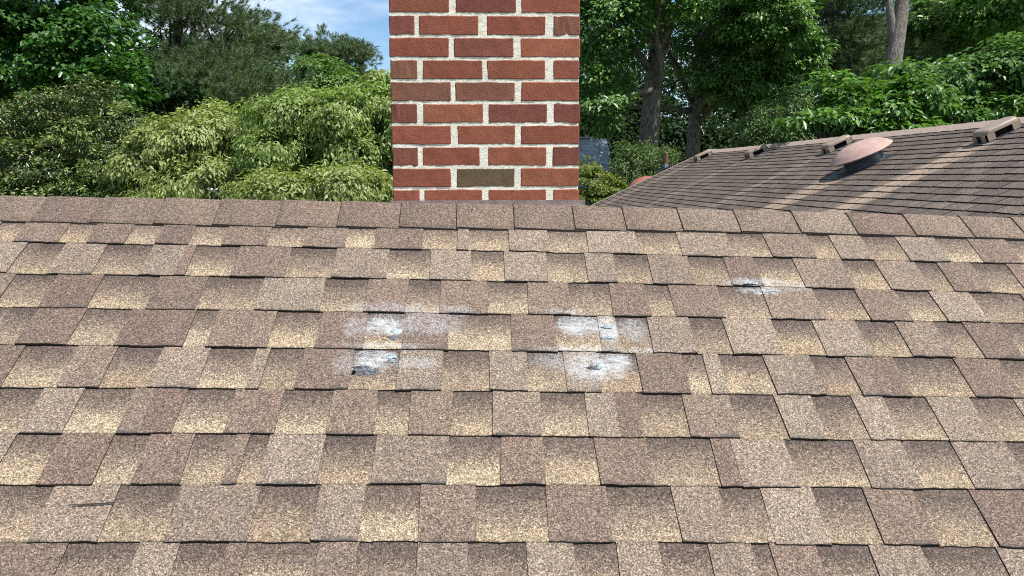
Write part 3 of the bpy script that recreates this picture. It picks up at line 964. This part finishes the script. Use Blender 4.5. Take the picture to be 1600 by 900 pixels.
# vent pipe
m = MB()
pw = NB @ Vector((pipe_xy[0], pipe_xy[1], 0.02))
pl_ = inv(pw)
m.tube([pl_ + Vector((0, 0, -.1)), pl_ + Vector((0, 0, .16)), pl_ + Vector((0, 0, .32))], [.05, .05, .05], 14)
pp = m.build('vent_pipe', nb, (M['pvc'],), False)
m = MB()
m.tube([pl_ + NN*0.0, pl_ + NN*.03, pl_ + Vector((0, 0, .09))], [.12, .09, .056], 14, False)
a, b = pipe_xy
P4 = [inv(NB @ Vector((a+dx, b+dy, .016))) for dx, dy in ((-.16, -.24), (.16, -.24), (.16, .16), (-.16, .16))]
m.add(P4, [(0, 1, 2, 3)])
m.build('flashing', pp, (M['flange'],))

# =================================================================== SHED BEYOND THE BUSHES
SD = 27.0
s0_, s1_ = at(946, 216, SD), at(953, 262, SD-1.1)
shed = tag(empty('shed', (s0_.x-1.5, s0_.y, 0)), 'small far shed with blue grey shingle roof just right of the chimney', 'shed')
so_ = Vector((s0_.x-1.5, s0_.y, 0))
M['shed_wall'] = plain('pale_blue_siding', (0.34, 0.42, 0.52), 0.6)
M['shed_roof'] = None
k = NT('blue_grey_shingle')
isl = k.n('ShaderNodeNewGeometry').outputs['Random Per Island']
k.bsdf(k.ramp(isl, [(0, (0.24, 0.275, 0.32)), (1, (0.42, 0.46, 0.52))]), 0.85, 0.25)
M['shed_roof'] = k.m
W2 = 3.0
ridge = Vector((0, 0, s0_.z)); eave = Vector((0, -1.1, s1_.z))
m = MB()
m.add([(-W2, 0, ridge.z-.03), (1.5, 0, ridge.z-.03), (1.6, -1.1, eave.z-.03), (-W2, -1.1, eave.z-.03), (-W2, 1.1, eave.z-.03), (1.6, 1.1, eave.z-.03)], [(3, 2, 1, 0), (0, 1, 5, 4)])
sr_ = m.build('roof', shed, (M['deck'],))
m = MB()
nrow = 9
for j in range(nrow):
    t0_, t1_ = j/nrow, (j+1)/nrow
    xx = -W2 - (j % 2)*.12
    while xx < 1.5:
        wd = r9.uniform(.16, .3)
        a = ridge.lerp(eave, t0_); b = ridge.lerp(eave, t1_)
        xe0, xe1 = max(xx, -W2), min(xx+wd, 1.52+.09*t1_)
        if xe1 > xe0:
            m.add([(xe0, b.y-.01, b.z+.02), (xe1, b.y-.01, b.z+.02), (xe1, a.y-.01, a.z+.004), (xe0, a.y-.01, a.z+.004), (xe0, b.y-.01, b.z-.01), (xe1, b.y-.01, b.z-.01)], [(0, 1, 2, 3), (4, 5, 1, 0)])
        xx += wd
tag(m.build('shingle_field', sr_, (M['shed_roof'],)), kind='stuff')
m = MB(); m.box(-W2, 1.0, -.12, .12, ridge.z, ridge.z+.05)
m.build('ridge_cap', sr_, (M['shed_roof'],))
m = MB(); m.box(-W2+.2, 1.38, -.9, .9, 0, eave.z-.04)
m.build('wall', shed, (M['shed_wall'],))
m = MB(); m.box(-W2, 1.62, -1.16, -1.12, eave.z-.12, eave.z+.0)
m.build('fascia', shed, (M['shed_wall'],))
# overhead cable
m = MB()
c0, c1 = at(925, 252, SD-1.4), at(1043, 263, (NO-CAM).dot(fwd)+1.2)
pts = [c0.lerp(c1, t/14) + Vector((0, 0, -0.10*math.sin(math.pi*t/14))) for t in range(15)]
m.tube(pts, [.013]*15, 6)
tag(m.build('cable', None, (M['flange'],)), 'thin dark cable strung low from the far shed towards the neighbouring roof', 'cable')

# =================================================================== TREES AND SHRUBS
def bark_mat(name, col, col2, scale=9):
    k = NT(name)
    t = k.n('ShaderNodeTexCoord').outputs['Object']
    mp_ = k.n('ShaderNodeMapping'); k.l(t, mp_.inputs[0]); mp_.inputs['Scale'].default_value = (scale, scale, scale*.28)
    n1 = k.noise(mp_.outputs[0], 2.2, 6, 0.68)
    n2 = k.noise(t, 1.6, 3)
    f = k.rng(n1.outputs[0], 0.36, 0.64)
    c = k.mix(f, col2, col)
    c = k.mix(k.rng(n2.outputs[0], 0.4, 0.65, 0, 0.4), c, tuple(x*.7 for x in col))
    k.bsdf(c, 0.9, 0.2, n1.outputs[0], 1.0, 0.05)
    return k.m
M['bark'] = bark_mat('grey_brown_bark', (0.27, 0.225, 0.18), (0.085, 0.07, 0.058))
M['bark_pale'] = bark_mat('pale_grey_bark', (0.30, 0.27, 0.23), (0.11, 0.095, 0.08), 12)
M['twig'] = bark_mat('dark_twig_bark', (0.085, 0.068, 0.055), (0.03, 0.025, 0.02))
LM = {
 'sweetgum': leafmat('sweetgum_leaf', [(0.04, 0.105, 0.022), (0.066, 0.165, 0.034), (0.125, 0.245, 0.06)], 0.36, 0.30),
 'bronze': leafmat('dark_glossy_leaf', [(0.03, 0.064, 0.014), (0.06, 0.118, 0.025), (0.125, 0.19, 0.045), (0.26, 0.2, 0.1)], 0.32, 0.15, 0.6),
 'fresh': leafmat('fresh_tip_leaf', [(0.15, 0.25, 0.05), (0.23, 0.32, 0.08), (0.31, 0.28, 0.15)], 0.4, 0.25),
 'dogwood': leafmat('dogwood_leaf', [(0.23, 0.285, 0.08), (0.34, 0.385, 0.13), (0.46, 0.48, 0.21)], 0.40, 0.32),
 'dogwood_green': leafmat('greener_dogwood_leaf', [(0.175, 0.26, 0.058), (0.27, 0.35, 0.095), (0.38, 0.44, 0.16)], 0.40, 0.32),
 'pine': leafmat('pine_needle', [(0.08, 0.13, 0.05), (0.125, 0.185, 0.072), (0.19, 0.245, 0.105)], 0.5, 0.18),
 'far_oak': leafmat('far_olive_leaf', [(0.085, 0.13, 0.058), (0.115, 0.165, 0.072), (0.15, 0.19, 0.09)], 0.5, 0.25),
 'bright': leafmat('bright_mid_leaf', [(0.095, 0.18, 0.042), (0.14, 0.235, 0.055), (0.19, 0.28, 0.08)], 0.5, 0.3),
 'oak': leafmat('oak_leaf', [(0.075, 0.165, 0.04), (0.13, 0.25, 0.062), (0.235, 0.355, 0.115)], 0.38, 0.30),
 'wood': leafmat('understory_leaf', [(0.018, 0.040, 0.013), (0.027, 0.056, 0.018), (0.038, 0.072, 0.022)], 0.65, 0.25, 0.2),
 'myrtle': leafmat('myrtle_leaf', [(0.09, 0.155, 0.042), (0.13, 0.205, 0.055), (0.19, 0.245, 0.09)], 0.45, 0.25),
 'yellow': leafmat('yellow_green_leaf', [(0.150, 0.206, 0.035), (0.231, 0.281, 0.053), (0.312, 0.319, 0.075)], 0.42, 0.3),
 'bigleaf': leafmat('broad_bright_leaf', [(0.075, 0.17, 0.034), (0.13, 0.255, 0.054), (0.25, 0.38, 0.105)], 0.34, 0.34),
}
def unit(a):
    return a/np.maximum(1e-9, np.linalg.norm(a, axis=1, keepdims=True))
def leaves(pos, nrm, tip, ln, wd, fold=0.22):
    """folded pointed leaves: 4 vertices, 2 triangles each"""
    n = len(pos)
    tip = unit(tip - nrm*np.sum(tip*nrm, axis=1, keepdims=True))
    side = np.cross(nrm, tip)
    L = ln[:, None]; W = wd[:, None]
    mid = pos + tip*L*0.45
    v = np.empty((n, 4, 3))
    v[:, 0] = pos
    v[:, 1] = mid + side*W*0.5 + nrm*W*fold
    v[:, 2] = pos + tip*L - nrm*L*0.10
    v[:, 3] = mid - side*W*0.5 + nrm*W*fold
    b = np.arange(n)[:, None]*4
    f = np.concatenate([b + np.array([[0, 2, 1]]), b + np.array([[0, 3, 2]])], axis=0)
    return v.reshape(-1, 3), f
DS = 1.0                                                # depth scale of a group of plants
class Ell:
    def __init__(s, px, py, d, rx, ry, dep, wt=1.0):
        d *= DS; dep *= DS
        s.c = np.array(at(px, py, d)); s.r = np.array([rx*d/F_PX, dep, ry*d/F_PX]); s.w = wt
def clusters(rg, ells, n, inner=0.35):
    vol = np.array([e.w*(e.r[0]*e.r[2] + e.r[0]*e.r[1] + e.r[1]*e.r[2]) for e in ells])
    idx = rg.choice(len(ells), n, p=vol/vol.sum())
    dirs = unit(rg.normal(size=(n, 3)))
    rad = (inner + (1-inner)*rg.random(n)**0.55)[:, None]
    C = np.array([e.c for e in ells])[idx]; Rr = np.array([e.r for e in ells])[idx]
    return C + dirs*Rr*rad, unit(dirs/Rr)
def crown_leaves(rg, ells, ncl, per, cs, ln, aspect=0.5, droop=0.3, up=0.8, inner=0.35, flat=0.45, jit=0.32, hang=False):
    cc, out = clusters(rg, ells, ncl, inner)
    m_ = ncl*per
    ci = np.repeat(np.arange(ncl), per)
    size = (cs*(0.6+0.8*rg.random(ncl)))[ci]
    off = rg.normal(size=(m_, 3))
    off = unit(off)*(rg.random((m_, 1))**0.45)
    off[:, 2] *= flat
    pos = cc[ci] + off*size[:, None]
    o_ = out[ci]
    if hang:                                            # leaves hang from the twigs: blades steep, tips down
        nrm = unit(o_*0.7 + np.array([0, 0, 0.35]) + rg.normal(size=(m_, 3))*jit)
        tip = o_*0.35 + np.array([0, 0, -1.0]) + rg.normal(size=(m_, 3))*0.45
    else:
        nrm = unit(o_*0.45 + np.array([0, 0, up]) + rg.normal(size=(m_, 3))*jit)
        tip = o_*0.6 + off*0.8 + np.array([0, 0, -droop]) + rg.normal(size=(m_, 3))*0.4
    L = ln*(0.65+0.7*rg.random(m_))
    return leaves(pos, nrm, tip, L, L*aspect), cc
def needle_tufts(rg, cc, dirs, per, ln, wd):
    n = len(cc); m_ = n*per
    ci = np.repeat(np.arange(n), per)
    d = unit(dirs[ci]*0.9 + rg.normal(size=(m_, 3))*0.55)
    base = cc[ci] + dirs[ci]*(rg.random((m_, 1))-0.6)*ln*1.1
    side = unit(np.cross(d, rg.normal(size=(m_, 3))))
    L = ln*(0.7+0.5*rg.random((m_, 1)))
    v = np.empty((m_, 3, 3))
    v[:, 0] = base - side*wd*.5
    v[:, 1] = base + side*wd*.5
    v[:, 2] = base + d*L - np.array([0, 0, 1])*L*0.12
    return v.reshape(-1, 3), np.arange(m_*3).reshape(m_, 3)
def curve_pts(a, b, sag, rg, n=7, wob=0.03):
    a, b = Vector(a), Vector(b)
    L = (b-a).length
    return [a.lerp(b, i/(n-1)) + Vector((rg.normal()*wob*L, rg.normal()*wob*L, sag*L*math.sin(math.pi*i/(n-1)) + rg.normal()*wob*L*.5))*(0 if i in (0, n-1) else 1) for i in range(n)]
def limb_obj(parent, a, b, r0, r1, rg, mat, name='limb', sag=0.06, wob=0.03, n=7, sides=7, origin=None):
    m = MB()
    p = curve_pts(a, b, sag, rg, n, wob)
    if origin is not None: p = [q_ - origin for q_ in p]
    m.tube(p, [r0+(r1-r0)*i/(n-1) for i in range(n)], sides)
    return m.build(name, parent, (mat,), True)
def plant(name, label, cat, base, ells, seed, ncl, per, cs, ln, mat, group=None, trunk=None, limbs=6, bark='twig', extra=None, pine=None, **kw):
    """a tree or shrub: trunk, limbs and a leafy crown under one Empty at its base"""
    rg = np.random.default_rng(seed)
    cs *= DS; ln *= DS**0.7
    if pine: pine *= DS
    base = Vector(base)
    root = tag(empty(name, base), label, cat, group)
    B = np.array(base)
    if pine:
        # needle plumes on upswept limbs
        nb_ = max(8, ncl//kw.get('bough', 24))
        bc, bo = clusters(rg, ells, nb_, kw.get('inner', 0.3))
        ib = rg.integers(0, nb_, ncl)
        cc = bc[ib] + rg.normal(size=(ncl, 3))*cs*np.array([1.5, 1.3, .28]) + bo[ib]*np.array([1, 1, .0])*rg.random((ncl, 1))*cs
        cc[:, 2] -= 0.18*np.linalg.norm((cc-bc[ib])[:, :2], axis=1)
        out = unit(bo[ib]*.6 + (cc-bc[ib]))
        twigs = kw.get('twigs', 5)
        ci = np.repeat(np.arange(ncl), twigs)
        dr = unit(out[ci]*np.array([1, 1, .4]) + rg.normal(size=(len(ci), 3))*.5 + np.array([0, 0, 0.45]))
        pc = cc[ci] + dr*cs*(0.3+rg.random((len(ci), 1))) + rg.normal(size=(len(ci), 3))*cs*np.array([.4, .4, .12])
        v, f = needle_tufts(rg, pc, dr, per, ln, pine)
    else:
        (v, f), cc = crown_leaves(rg, ells, ncl, per, cs, ln, **kw)
    cr_ = link('crown', mesh_np('crown', v-B, f), root, (LM[mat],))
    if extra:                                           # second kind of leaf, e.g. fresh tips
        mat2, n2, per2, cs2, ln2 = extra
        kw2 = dict(kw); kw2['inner'] = 0.88
        (v2, f2), _ = crown_leaves(rg, ells, n2, per2, cs2, ln2, **kw2)
        link('young_growth', mesh_np('young_growth', v2-B, f2), root, (LM[mat2],))
    if trunk is not None:
        pts, rads = trunk
        m = MB()
        m.tube([Vector(p)-base for p in pts], rads, 12)
        m.build('trunk', root, (M[bark],), True)
        top = [Vector(p) for p in pts]
        pick = rg.choice(len(cc), min(limbs, len(cc)), replace=False)
        for i in pick:
            t = rg.uniform(0.35, 1.0)*(len(top)-1)
            a = top[int(t)].lerp(top[min(int(t)+1, len(top)-1)], t-int(t))
            r0 = 0.5*rads[min(int(round(t)), len(rads)-1)]
            limb_obj(root, a, Vector(cc[i]), r0, 0.012, rg, M[bark if bark != 'bark_pale' else 'bark'], origin=base)
    return root
def ground_under(px, d):
    p = at(px, 277, d*DS)
    return Vector((p.x, p.y, 0))
def straight(px, d, top_py, r0, r1, lean=0.0, n=8):
    b = ground_under(px, d)
    t = at(px+lean, top_py, d*DS)
    r0, r1 = r0*DS, r1*DS
    return ([b.lerp(t, i/(n-1)) + Vector((0.05*math.sin(i*1.7), 0.05*math.cos(i*2.1), 0)) for i in range(n)], [r0+(r1-r0)*i/(n-1) for i in range(n)])

# ---- left of the chimney
plant('sweetgum_tree', 'leafy dark green broadleaf tree filling the upper left corner', 'tree', ground_under(-20, 12.5),
      [Ell(60, -40, 12.5, 150, 110, 1.6), Ell(10, 90, 12.2, 130, 95, 1.3), Ell(130, 85, 12.0, 80, 85, 1.1), Ell(195, 135, 11.6, 42, 45, .6), Ell(-140, -60, 12.5, 140, 200, 1.5), Ell(60, -240, 12.8, 200, 120, 1.8, .3)],
      101, 700, 80, 0.24, 0.088, 'sweetgum', trunk=straight(-20, 12.8, -330, .24, .06), limbs=12, aspect=0.85, droop=0.35)
plant('evergreen_shrub', 'tall dark glossy shrub with bronze tips at the left edge behind the ridge', 'shrub', ground_under(70, 9.6),
      [Ell(45, 255, 9.5, 70, 38, .6), Ell(20, 190, 9.8, 45, 30, .5), Ell(75, 165, 9.8, 40, 26, .4), Ell(150, 150, 9.8, 38, 26, .4), Ell(200, 195, 9.6, 42, 30, .4), Ell(130, 215, 9.5, 45, 30, .5), Ell(100, 270, 9.3, 50, 28, .4), Ell(190, 255, 9.2, 50, 30, .5), Ell(215, 285, 9.0, 45, 25, .4), Ell(40, 310, 9.2, 120, 40, .6), Ell(150, 310, 9.1, 90, 30, .5), Ell(-110, 230, 9.6, 100, 100, .8)],
      102, 560, 70, 0.13, 0.050, 'bronze', trunk=straight(70, 9.7, 240, .09, .03), limbs=10, extra=('fresh', 420, 30, .09, .045), aspect=0.42, up=.7, jit=.4, flat=.6)
plant('white_pine_tree', 'tall soft needled pine beside the upper left broadleaf tree', 'tree', ground_under(300, 19),
      [Ell(300, 70, 19, 95, 70, 1.8), Ell(270, 150, 18.6, 80, 55, 1.5), Ell(360, 130, 18.6, 65, 55, 1.4), Ell(250, -10, 19, 110, 55, 1.8), Ell(260, -130, 19.3, 110, 110, 1.8, .5), Ell(395, 165, 18.4, 50, 30, 1.0), Ell(205, 60, 18.8, 50, 90, 1.2)],
      103, 1000, 56, 0.32, 0.13, 'pine', trunk=straight(270, 19.8, -240, .2, .07), limbs=26, pine=0.009, twigs=6)
plant('oak_tree', 'distant olive green round topped tree behind the pine', 'tree', ground_under(400, 46),
      [Ell(405, 75, 46, 52, 38, 2.4), Ell(370, 95, 46, 50, 55, 2.4), Ell(440, 62, 46, 24, 26, 1.2), Ell(390, 150, 46, 70, 60, 2.5)],
      104, 330, 60, 0.50, 0.20, 'far_oak', group='trees far beyond the roof', trunk=straight(400, 46.2, 60, .3, .08), limbs=6, aspect=.7)
plant('loblolly_pine_tree', 'distant dark flat topped pine against the sky just left of the chimney', 'tree', ground_under(540, 42),
      [Ell(515, 66, 42, 38, 13, 1.3), Ell(545, 78, 42, 30, 13, 1.2), Ell(490, 76, 42, 20, 10, .9), Ell(548, 112, 42, 24, 16, 1.0), Ell(562, 132, 42, 22, 14, 1.0), Ell(520, 105, 42, 26, 14, 1.0)],
      105, 520, 40, 0.32, 0.19, 'pine', group='trees far beyond the roof', trunk=straight(552, 42.2, 75, .22, .06, -12), limbs=14, pine=0.017, twigs=6, inner=.15, bough=14)
plant('poplar_tree', 'bright green leafy tree in front of the distant flat topped pine', 'tree', ground_under(490, 27),
      [Ell(500, 122, 27, 55, 32, 1.8), Ell(440, 140, 27, 50, 35, 1.6), Ell(535, 140, 26.5, 32, 26, 1.0), Ell(480, 190, 27, 90, 50, 2.0)],
      106, 360, 60, 0.34, 0.13, 'bright', trunk=straight(490, 27.2, 120, .18, .05), limbs=6, aspect=.6)
plant('dogwood_tree', 'pale green drooping leaved tree behind the ridge beside the bronze tipped shrub', 'tree', ground_under(300, 9.3),
      [Ell(300, 235, 9.2, 85, 55, .9), Ell(345, 215, 9.3, 60, 48, .8), Ell(235, 265, 8.9, 55, 42, .6), Ell(330, 290, 8.8, 100, 45, .8), Ell(300, 350, 8.8, 130, 60, .9)],
      107, 1000, 80, 0.12, 0.054, 'dogwood', trunk=straight(300, 9.4, 240, .08, .03), limbs=10, aspect=.42, hang=True, inner=.35, flat=.85)
plant('dogwood_tree', 'larger green drooping leaved tree touching the left side of the chimney', 'tree', ground_under(520, 8.6),
      [Ell(470, 190, 8.8, 85, 48, .8), Ell(545, 195, 8.6, 68, 52, .8), Ell(590, 170, 8.7, 50, 35, .6), Ell(440, 240, 8.5, 60, 38, .7), Ell(560, 245, 8.4, 60, 36, .6), Ell(640, 210, 8.6, 60, 70, .7), Ell(594, 130, 8.8, 16, 14, .25, 1.4)],
      108, 1100, 80, 0.12, 0.054, 'dogwood_green', trunk=straight(555, 8.7, 190, .075, .03), limbs=14, aspect=.42, hang=True, inner=.35, flat=.85)
plant('dogwood_tree', 'low pale green spray of drooping leaves just above the ridge left of the chimney', 'tree', ground_under(490, 7.2),
      [Ell(450, 303, 7.2, 85, 32, .6), Ell(540, 298, 7.1, 70, 36, .6), Ell(500, 345, 7.2, 140, 40, .7)],
      109, 560, 80, 0.11, 0.052, 'dogwood', trunk=straight(490, 7.3, 300, .06, .025), limbs=6, aspect=.42, hang=True, inner=.35, flat=.85)
# shaded growth behind the shrubs on the left
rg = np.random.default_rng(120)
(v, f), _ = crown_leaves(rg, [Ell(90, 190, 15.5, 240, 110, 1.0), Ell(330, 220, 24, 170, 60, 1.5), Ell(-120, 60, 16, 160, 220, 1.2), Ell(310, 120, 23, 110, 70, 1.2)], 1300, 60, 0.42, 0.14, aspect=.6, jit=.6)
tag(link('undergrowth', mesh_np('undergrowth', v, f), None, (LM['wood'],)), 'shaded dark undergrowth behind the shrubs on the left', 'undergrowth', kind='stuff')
# small white bloom at the ridge
b0 = at(333, 301, 6.2)
fl_ = tag(empty('white_flower', b0 - Vector((0, 0, .25))), 'single small white bloom peeping over the ridge left of the chimney', 'flower')
M['petal'] = plain('white_petal', (0.80, 0.80, 0.76), 0.5, 0.3, 0.05, 30, 0.05)
for i in range(6):
    a = i*math.pi/3
    m = MB()
    c_, s_ = math.cos(a), math.sin(a)
    pr = [(0, 0, 0), (.022, .02, .02), (.048, 0, .034), (.022, -.02, .02)]
    m.add([(x*c_-y*s_, x*s_+y*c_, z+.25) for x, y, z in pr], [(0, 1, 2, 3)])
    m.build('petal', fl_, (M['petal'],))
m = MB(); m.tube([(0, 0, -.3), (0, 0, .0), (0, 0, .25)], [.006, .005, .004], 6); m.build('stem', fl_, (M['twig'],))

# ---- right of the chimney
DS = 1.3
g1 = ground_under(1012, 18)
T1 = [at(1004, 420, 18*DS), at(1010, 300, 18*DS), at(1014, 215, 18*DS), at(1019, 150, 18*DS), at(1026, 90, 18*DS), at(1031, 30, 18*DS), at(1036, -60, 18*DS), at(1040, -200, 18*DS)]
T1[0] = Vector((T1[0].x, T1[0].y, 0))
plant('oak_tree', 'big oak with a thick leaning grey trunk right of the chimney', 'tree', T1[0],
      [Ell(950, 40, 16.5, 60, 80, 1.0), Ell(935, 150, 16.5, 45, 55, .8), Ell(1060, -40, 17, 150, 80, 2.0), Ell(1110, 40, 19, 70, 55, 1.2), Ell(1020, -170, 18, 200, 90, 2.0, .2), Ell(880, -60, 17, 110, 110, 1.4), Ell(960, 105, 19.5, 30, 50, .7)],
      110, 640, 62, 0.30, 0.115, 'oak', trunk=(T1, [.34, .31, .285, .265, .24, .22, .19, .12]), limbs=18, bark='bark', aspect=.6)
T2 = [at(1088, 420, 20*DS), at(1086, 300, 20*DS), at(1083, 235, 20*DS), at(1085, 190, 20*DS), at(1088, 150, 20*DS), at(1092, 100, 20*DS), at(1092, 20, 20*DS), at(1090, -120, 20*DS)]
T2[0] = Vector((T2[0].x, T2[0].y, 0))
oak2 = plant('maple_tree', 'slimmer forked tree with dark trunk between the oak and the neighbouring roof', 'tree', T2[0],
      [Ell(1190, 30, 17.5, 75, 65, 1.2), Ell(1150, 110, 18.5, 70, 50, 1.2), Ell(1230, 100, 19, 55, 50, 1.2), Ell(1120, -110, 19, 130, 70, 1.6, .3), Ell(1260, -70, 18.5, 110, 70, 1.4, .35), Ell(1205, 160, 19, 60, 45, 1.0)],
      111, 560, 62, 0.30, 0.115, 'oak', trunk=(T2, [.26, .24, .22, .20, .17, .14, .12, .07]), limbs=14, bark='bark', aspect=.6)
rgl = np.random.default_rng(77)
limb_obj(oak2, at(1086, 165, 20*DS), at(1042, 72, 19.5*DS), .13, .05, rgl, M['bark'], origin=T2[0], sag=0.03, wob=.02)
limb_obj(oak2, at(1083, 200, 20*DS), at(1095, 120, 19.6*DS), .13, .08, rgl, M['bark'], origin=T2[0], sag=0.0, wob=.01)
limb_obj(oak2, at(1085, 172, 20*DS), at(905, 186, 18.5*DS), .09, .035, rgl, M['bark'], origin=T2[0], sag=0.05, wob=.02, n=10)
# wood behind: one dark mass nobody could count
rg = np.random.default_rng(112)
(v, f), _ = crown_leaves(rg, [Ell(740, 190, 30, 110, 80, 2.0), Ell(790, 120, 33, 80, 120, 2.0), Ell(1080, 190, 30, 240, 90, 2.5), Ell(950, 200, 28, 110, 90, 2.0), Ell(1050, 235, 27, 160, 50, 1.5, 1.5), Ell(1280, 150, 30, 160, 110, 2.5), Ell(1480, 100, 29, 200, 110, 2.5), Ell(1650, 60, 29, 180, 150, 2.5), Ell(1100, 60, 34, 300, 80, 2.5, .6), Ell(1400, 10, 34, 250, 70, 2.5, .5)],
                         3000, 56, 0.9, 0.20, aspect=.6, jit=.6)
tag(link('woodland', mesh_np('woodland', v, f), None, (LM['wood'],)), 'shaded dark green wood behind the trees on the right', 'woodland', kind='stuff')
plant('crape_myrtle_shrub', 'feathery upright green shrub in front of the oak trunk beside the brown vent pipe', 'shrub', ground_under(1000, 15.8),
      [Ell(985, 262, 15.8, 36, 34, .6), Ell(1025, 258, 15.8, 34, 28, .6), Ell(1045, 250, 15.8, 16, 18, .4), Ell(1000, 300, 15.8, 60, 40, .7), Ell(975, 236, 15.8, 12, 16, .2), Ell(1010, 236, 15.8, 12, 16, .2)],
      113, 460, 40, 0.11, 0.055, 'myrtle', trunk=straight(1000, 15.9, 250, .05, .02), limbs=10, aspect=.4, up=.5, jit=.5, flat=1.3)
plant('privet_shrub', 'yellow green shrub below the grey shed just right of the chimney', 'shrub', ground_under(925, 14.8),
      [Ell(920, 290, 14.8, 45, 26, .5), Ell(955, 300, 14.8, 32, 24, .4), Ell(915, 262, 14.9, 22, 18, .3), Ell(930, 330, 14.8, 80, 36, .6)],
      114, 330, 44, 0.10, 0.062, 'yellow', trunk=straight(925, 14.9, 290, .04, .02), limbs=6, aspect=.45, jit=.4)
plant('redbud_tree', 'bright sprays of broad leaves overhanging the neighbouring roof ridge behind the domed fan', 'tree', ground_under(1480, 11.6),
      [Ell(1330, 150, 10.6, 45, 22, .5), Ell(1375, 175, 10.4, 65, 25, .5), Ell(1310, 185, 10.4, 42, 14, .4), Ell(1262, 190, 10.4, 42, 10, .3), Ell(1290, 130, 10.8, 22, 12, .3), Ell(1430, 150, 10.4, 45, 28, .5), Ell(1400, 205, 10.2, 80, 16, .4)],
      115, 330, 26, 0.17, 0.115, 'bigleaf', trunk=straight(1480, 11.8, 160, .09, .03), limbs=22, aspect=.5, droop=.45, inner=.3, flat=.4)
plant('hackberry_tree', 'dense darker green tree crowding the neighbouring ridge at the right edge', 'tree', ground_under(1560, 11.8),
      [Ell(1500, 125, 11.4, 75, 40, .8), Ell(1580, 110, 11.2, 75, 50, .8), Ell(1650, 120, 11, 70, 70, .8), Ell(1470, 175, 11, 70, 28, .5), Ell(1560, 175, 10.8, 90, 26, .5), Ell(1420, 115, 11.6, 50, 24, .6)],
      121, 420, 36, 0.19, 0.105, 'oak', trunk=straight(1560, 12, 130, .1, .03), limbs=16, aspect=.5, droop=.45, inner=.3, flat=.5)
plant('elaeagnus_shrub', 'soft grey green conical shrub above the two small far vents', 'shrub', ground_under(1190, 15),
      [Ell(1195, 195, 15, 30, 30, .6), Ell(1175, 215, 15, 26, 24, .5), Ell(1235, 170, 15, 34, 34, .6), Ell(1215, 225, 15, 60, 28, .6)],
      116, 300, 40, 0.12, 0.06, 'myrtle', trunk=straight(1190, 15.2, 200, .05, .02), limbs=6, aspect=.42, up=.5, jit=.5, flat=1.1)
T3 = [at(1390, 420, 14*DS), at(1391, 250, 14*DS), at(1393, 130, 14*DS), at(1398, 85, 14*DS), at(1405, 45, 14*DS), at(1411, 0, 14*DS), at(1414, -60, 14*DS), at(1420, -180, 14*DS)]
T3[0] = Vector((T3[0].x, T3[0].y, 0))
syc = plant('sycamore_tree', 'tree with pale mottled forked trunk rising behind the domed fan', 'tree', T3[0],
      [Ell(1480, -110, 14.5, 140, 60, 1.4, .4), Ell(1340, -110, 14.5, 100, 50, 1.2, .4), Ell(1560, 10, 16, 70, 50, 1.0), Ell(1480, 35, 17, 60, 40, .9)],
      117, 380, 56, 0.28, 0.11, 'bigleaf', trunk=(T3, [.25, .23, .205, .18, .16, .15, .12, .08]), limbs=0, bark='bark_pale', aspect=.55)
limb_obj(syc, at(1397, 70, 14*DS), at(1384, -60, 13.9*DS), .09, .07, rgl, M['bark_pale'], origin=T3[0], sag=-0.04, wob=.015, sides=10)
plant('pine_tree', 'pine with layered needle sprays between the maple and the pale forked trunk', 'tree', ground_under(1300, 21),
      [Ell(1310, 35, 21, 60, 22, 1.3), Ell(1330, 80, 21, 50, 22, 1.2), Ell(1275, 75, 21, 45, 20, 1.1), Ell(1290, -30, 21, 80, 30, 1.4), Ell(1350, 120, 20.5, 50, 25, 1.0)],
      118, 700, 44, 0.28, 0.13, 'pine', trunk=straight(1300, 21.3, -120, .2, .06), limbs=18, pine=0.009, twigs=6)
plant('pine_tree', 'pine with fine drooping foliage at the upper right corner', 'tree', ground_under(1530, 18),
      [Ell(1500, 45, 18, 75, 45, 1.4), Ell(1590, 50, 18, 70, 50, 1.4), Ell(1450, 100, 17.5, 45, 32, 1.0), Ell(1540, 110, 17.5, 70, 25, 1.0), Ell(1560, -60, 18, 130, 50, 1.4, .5)],
      119, 860, 44, 0.25, 0.12, 'pine', trunk=straight(1540, 18.3, -150, .2, .06), limbs=18, pine=0.009, twigs=6)
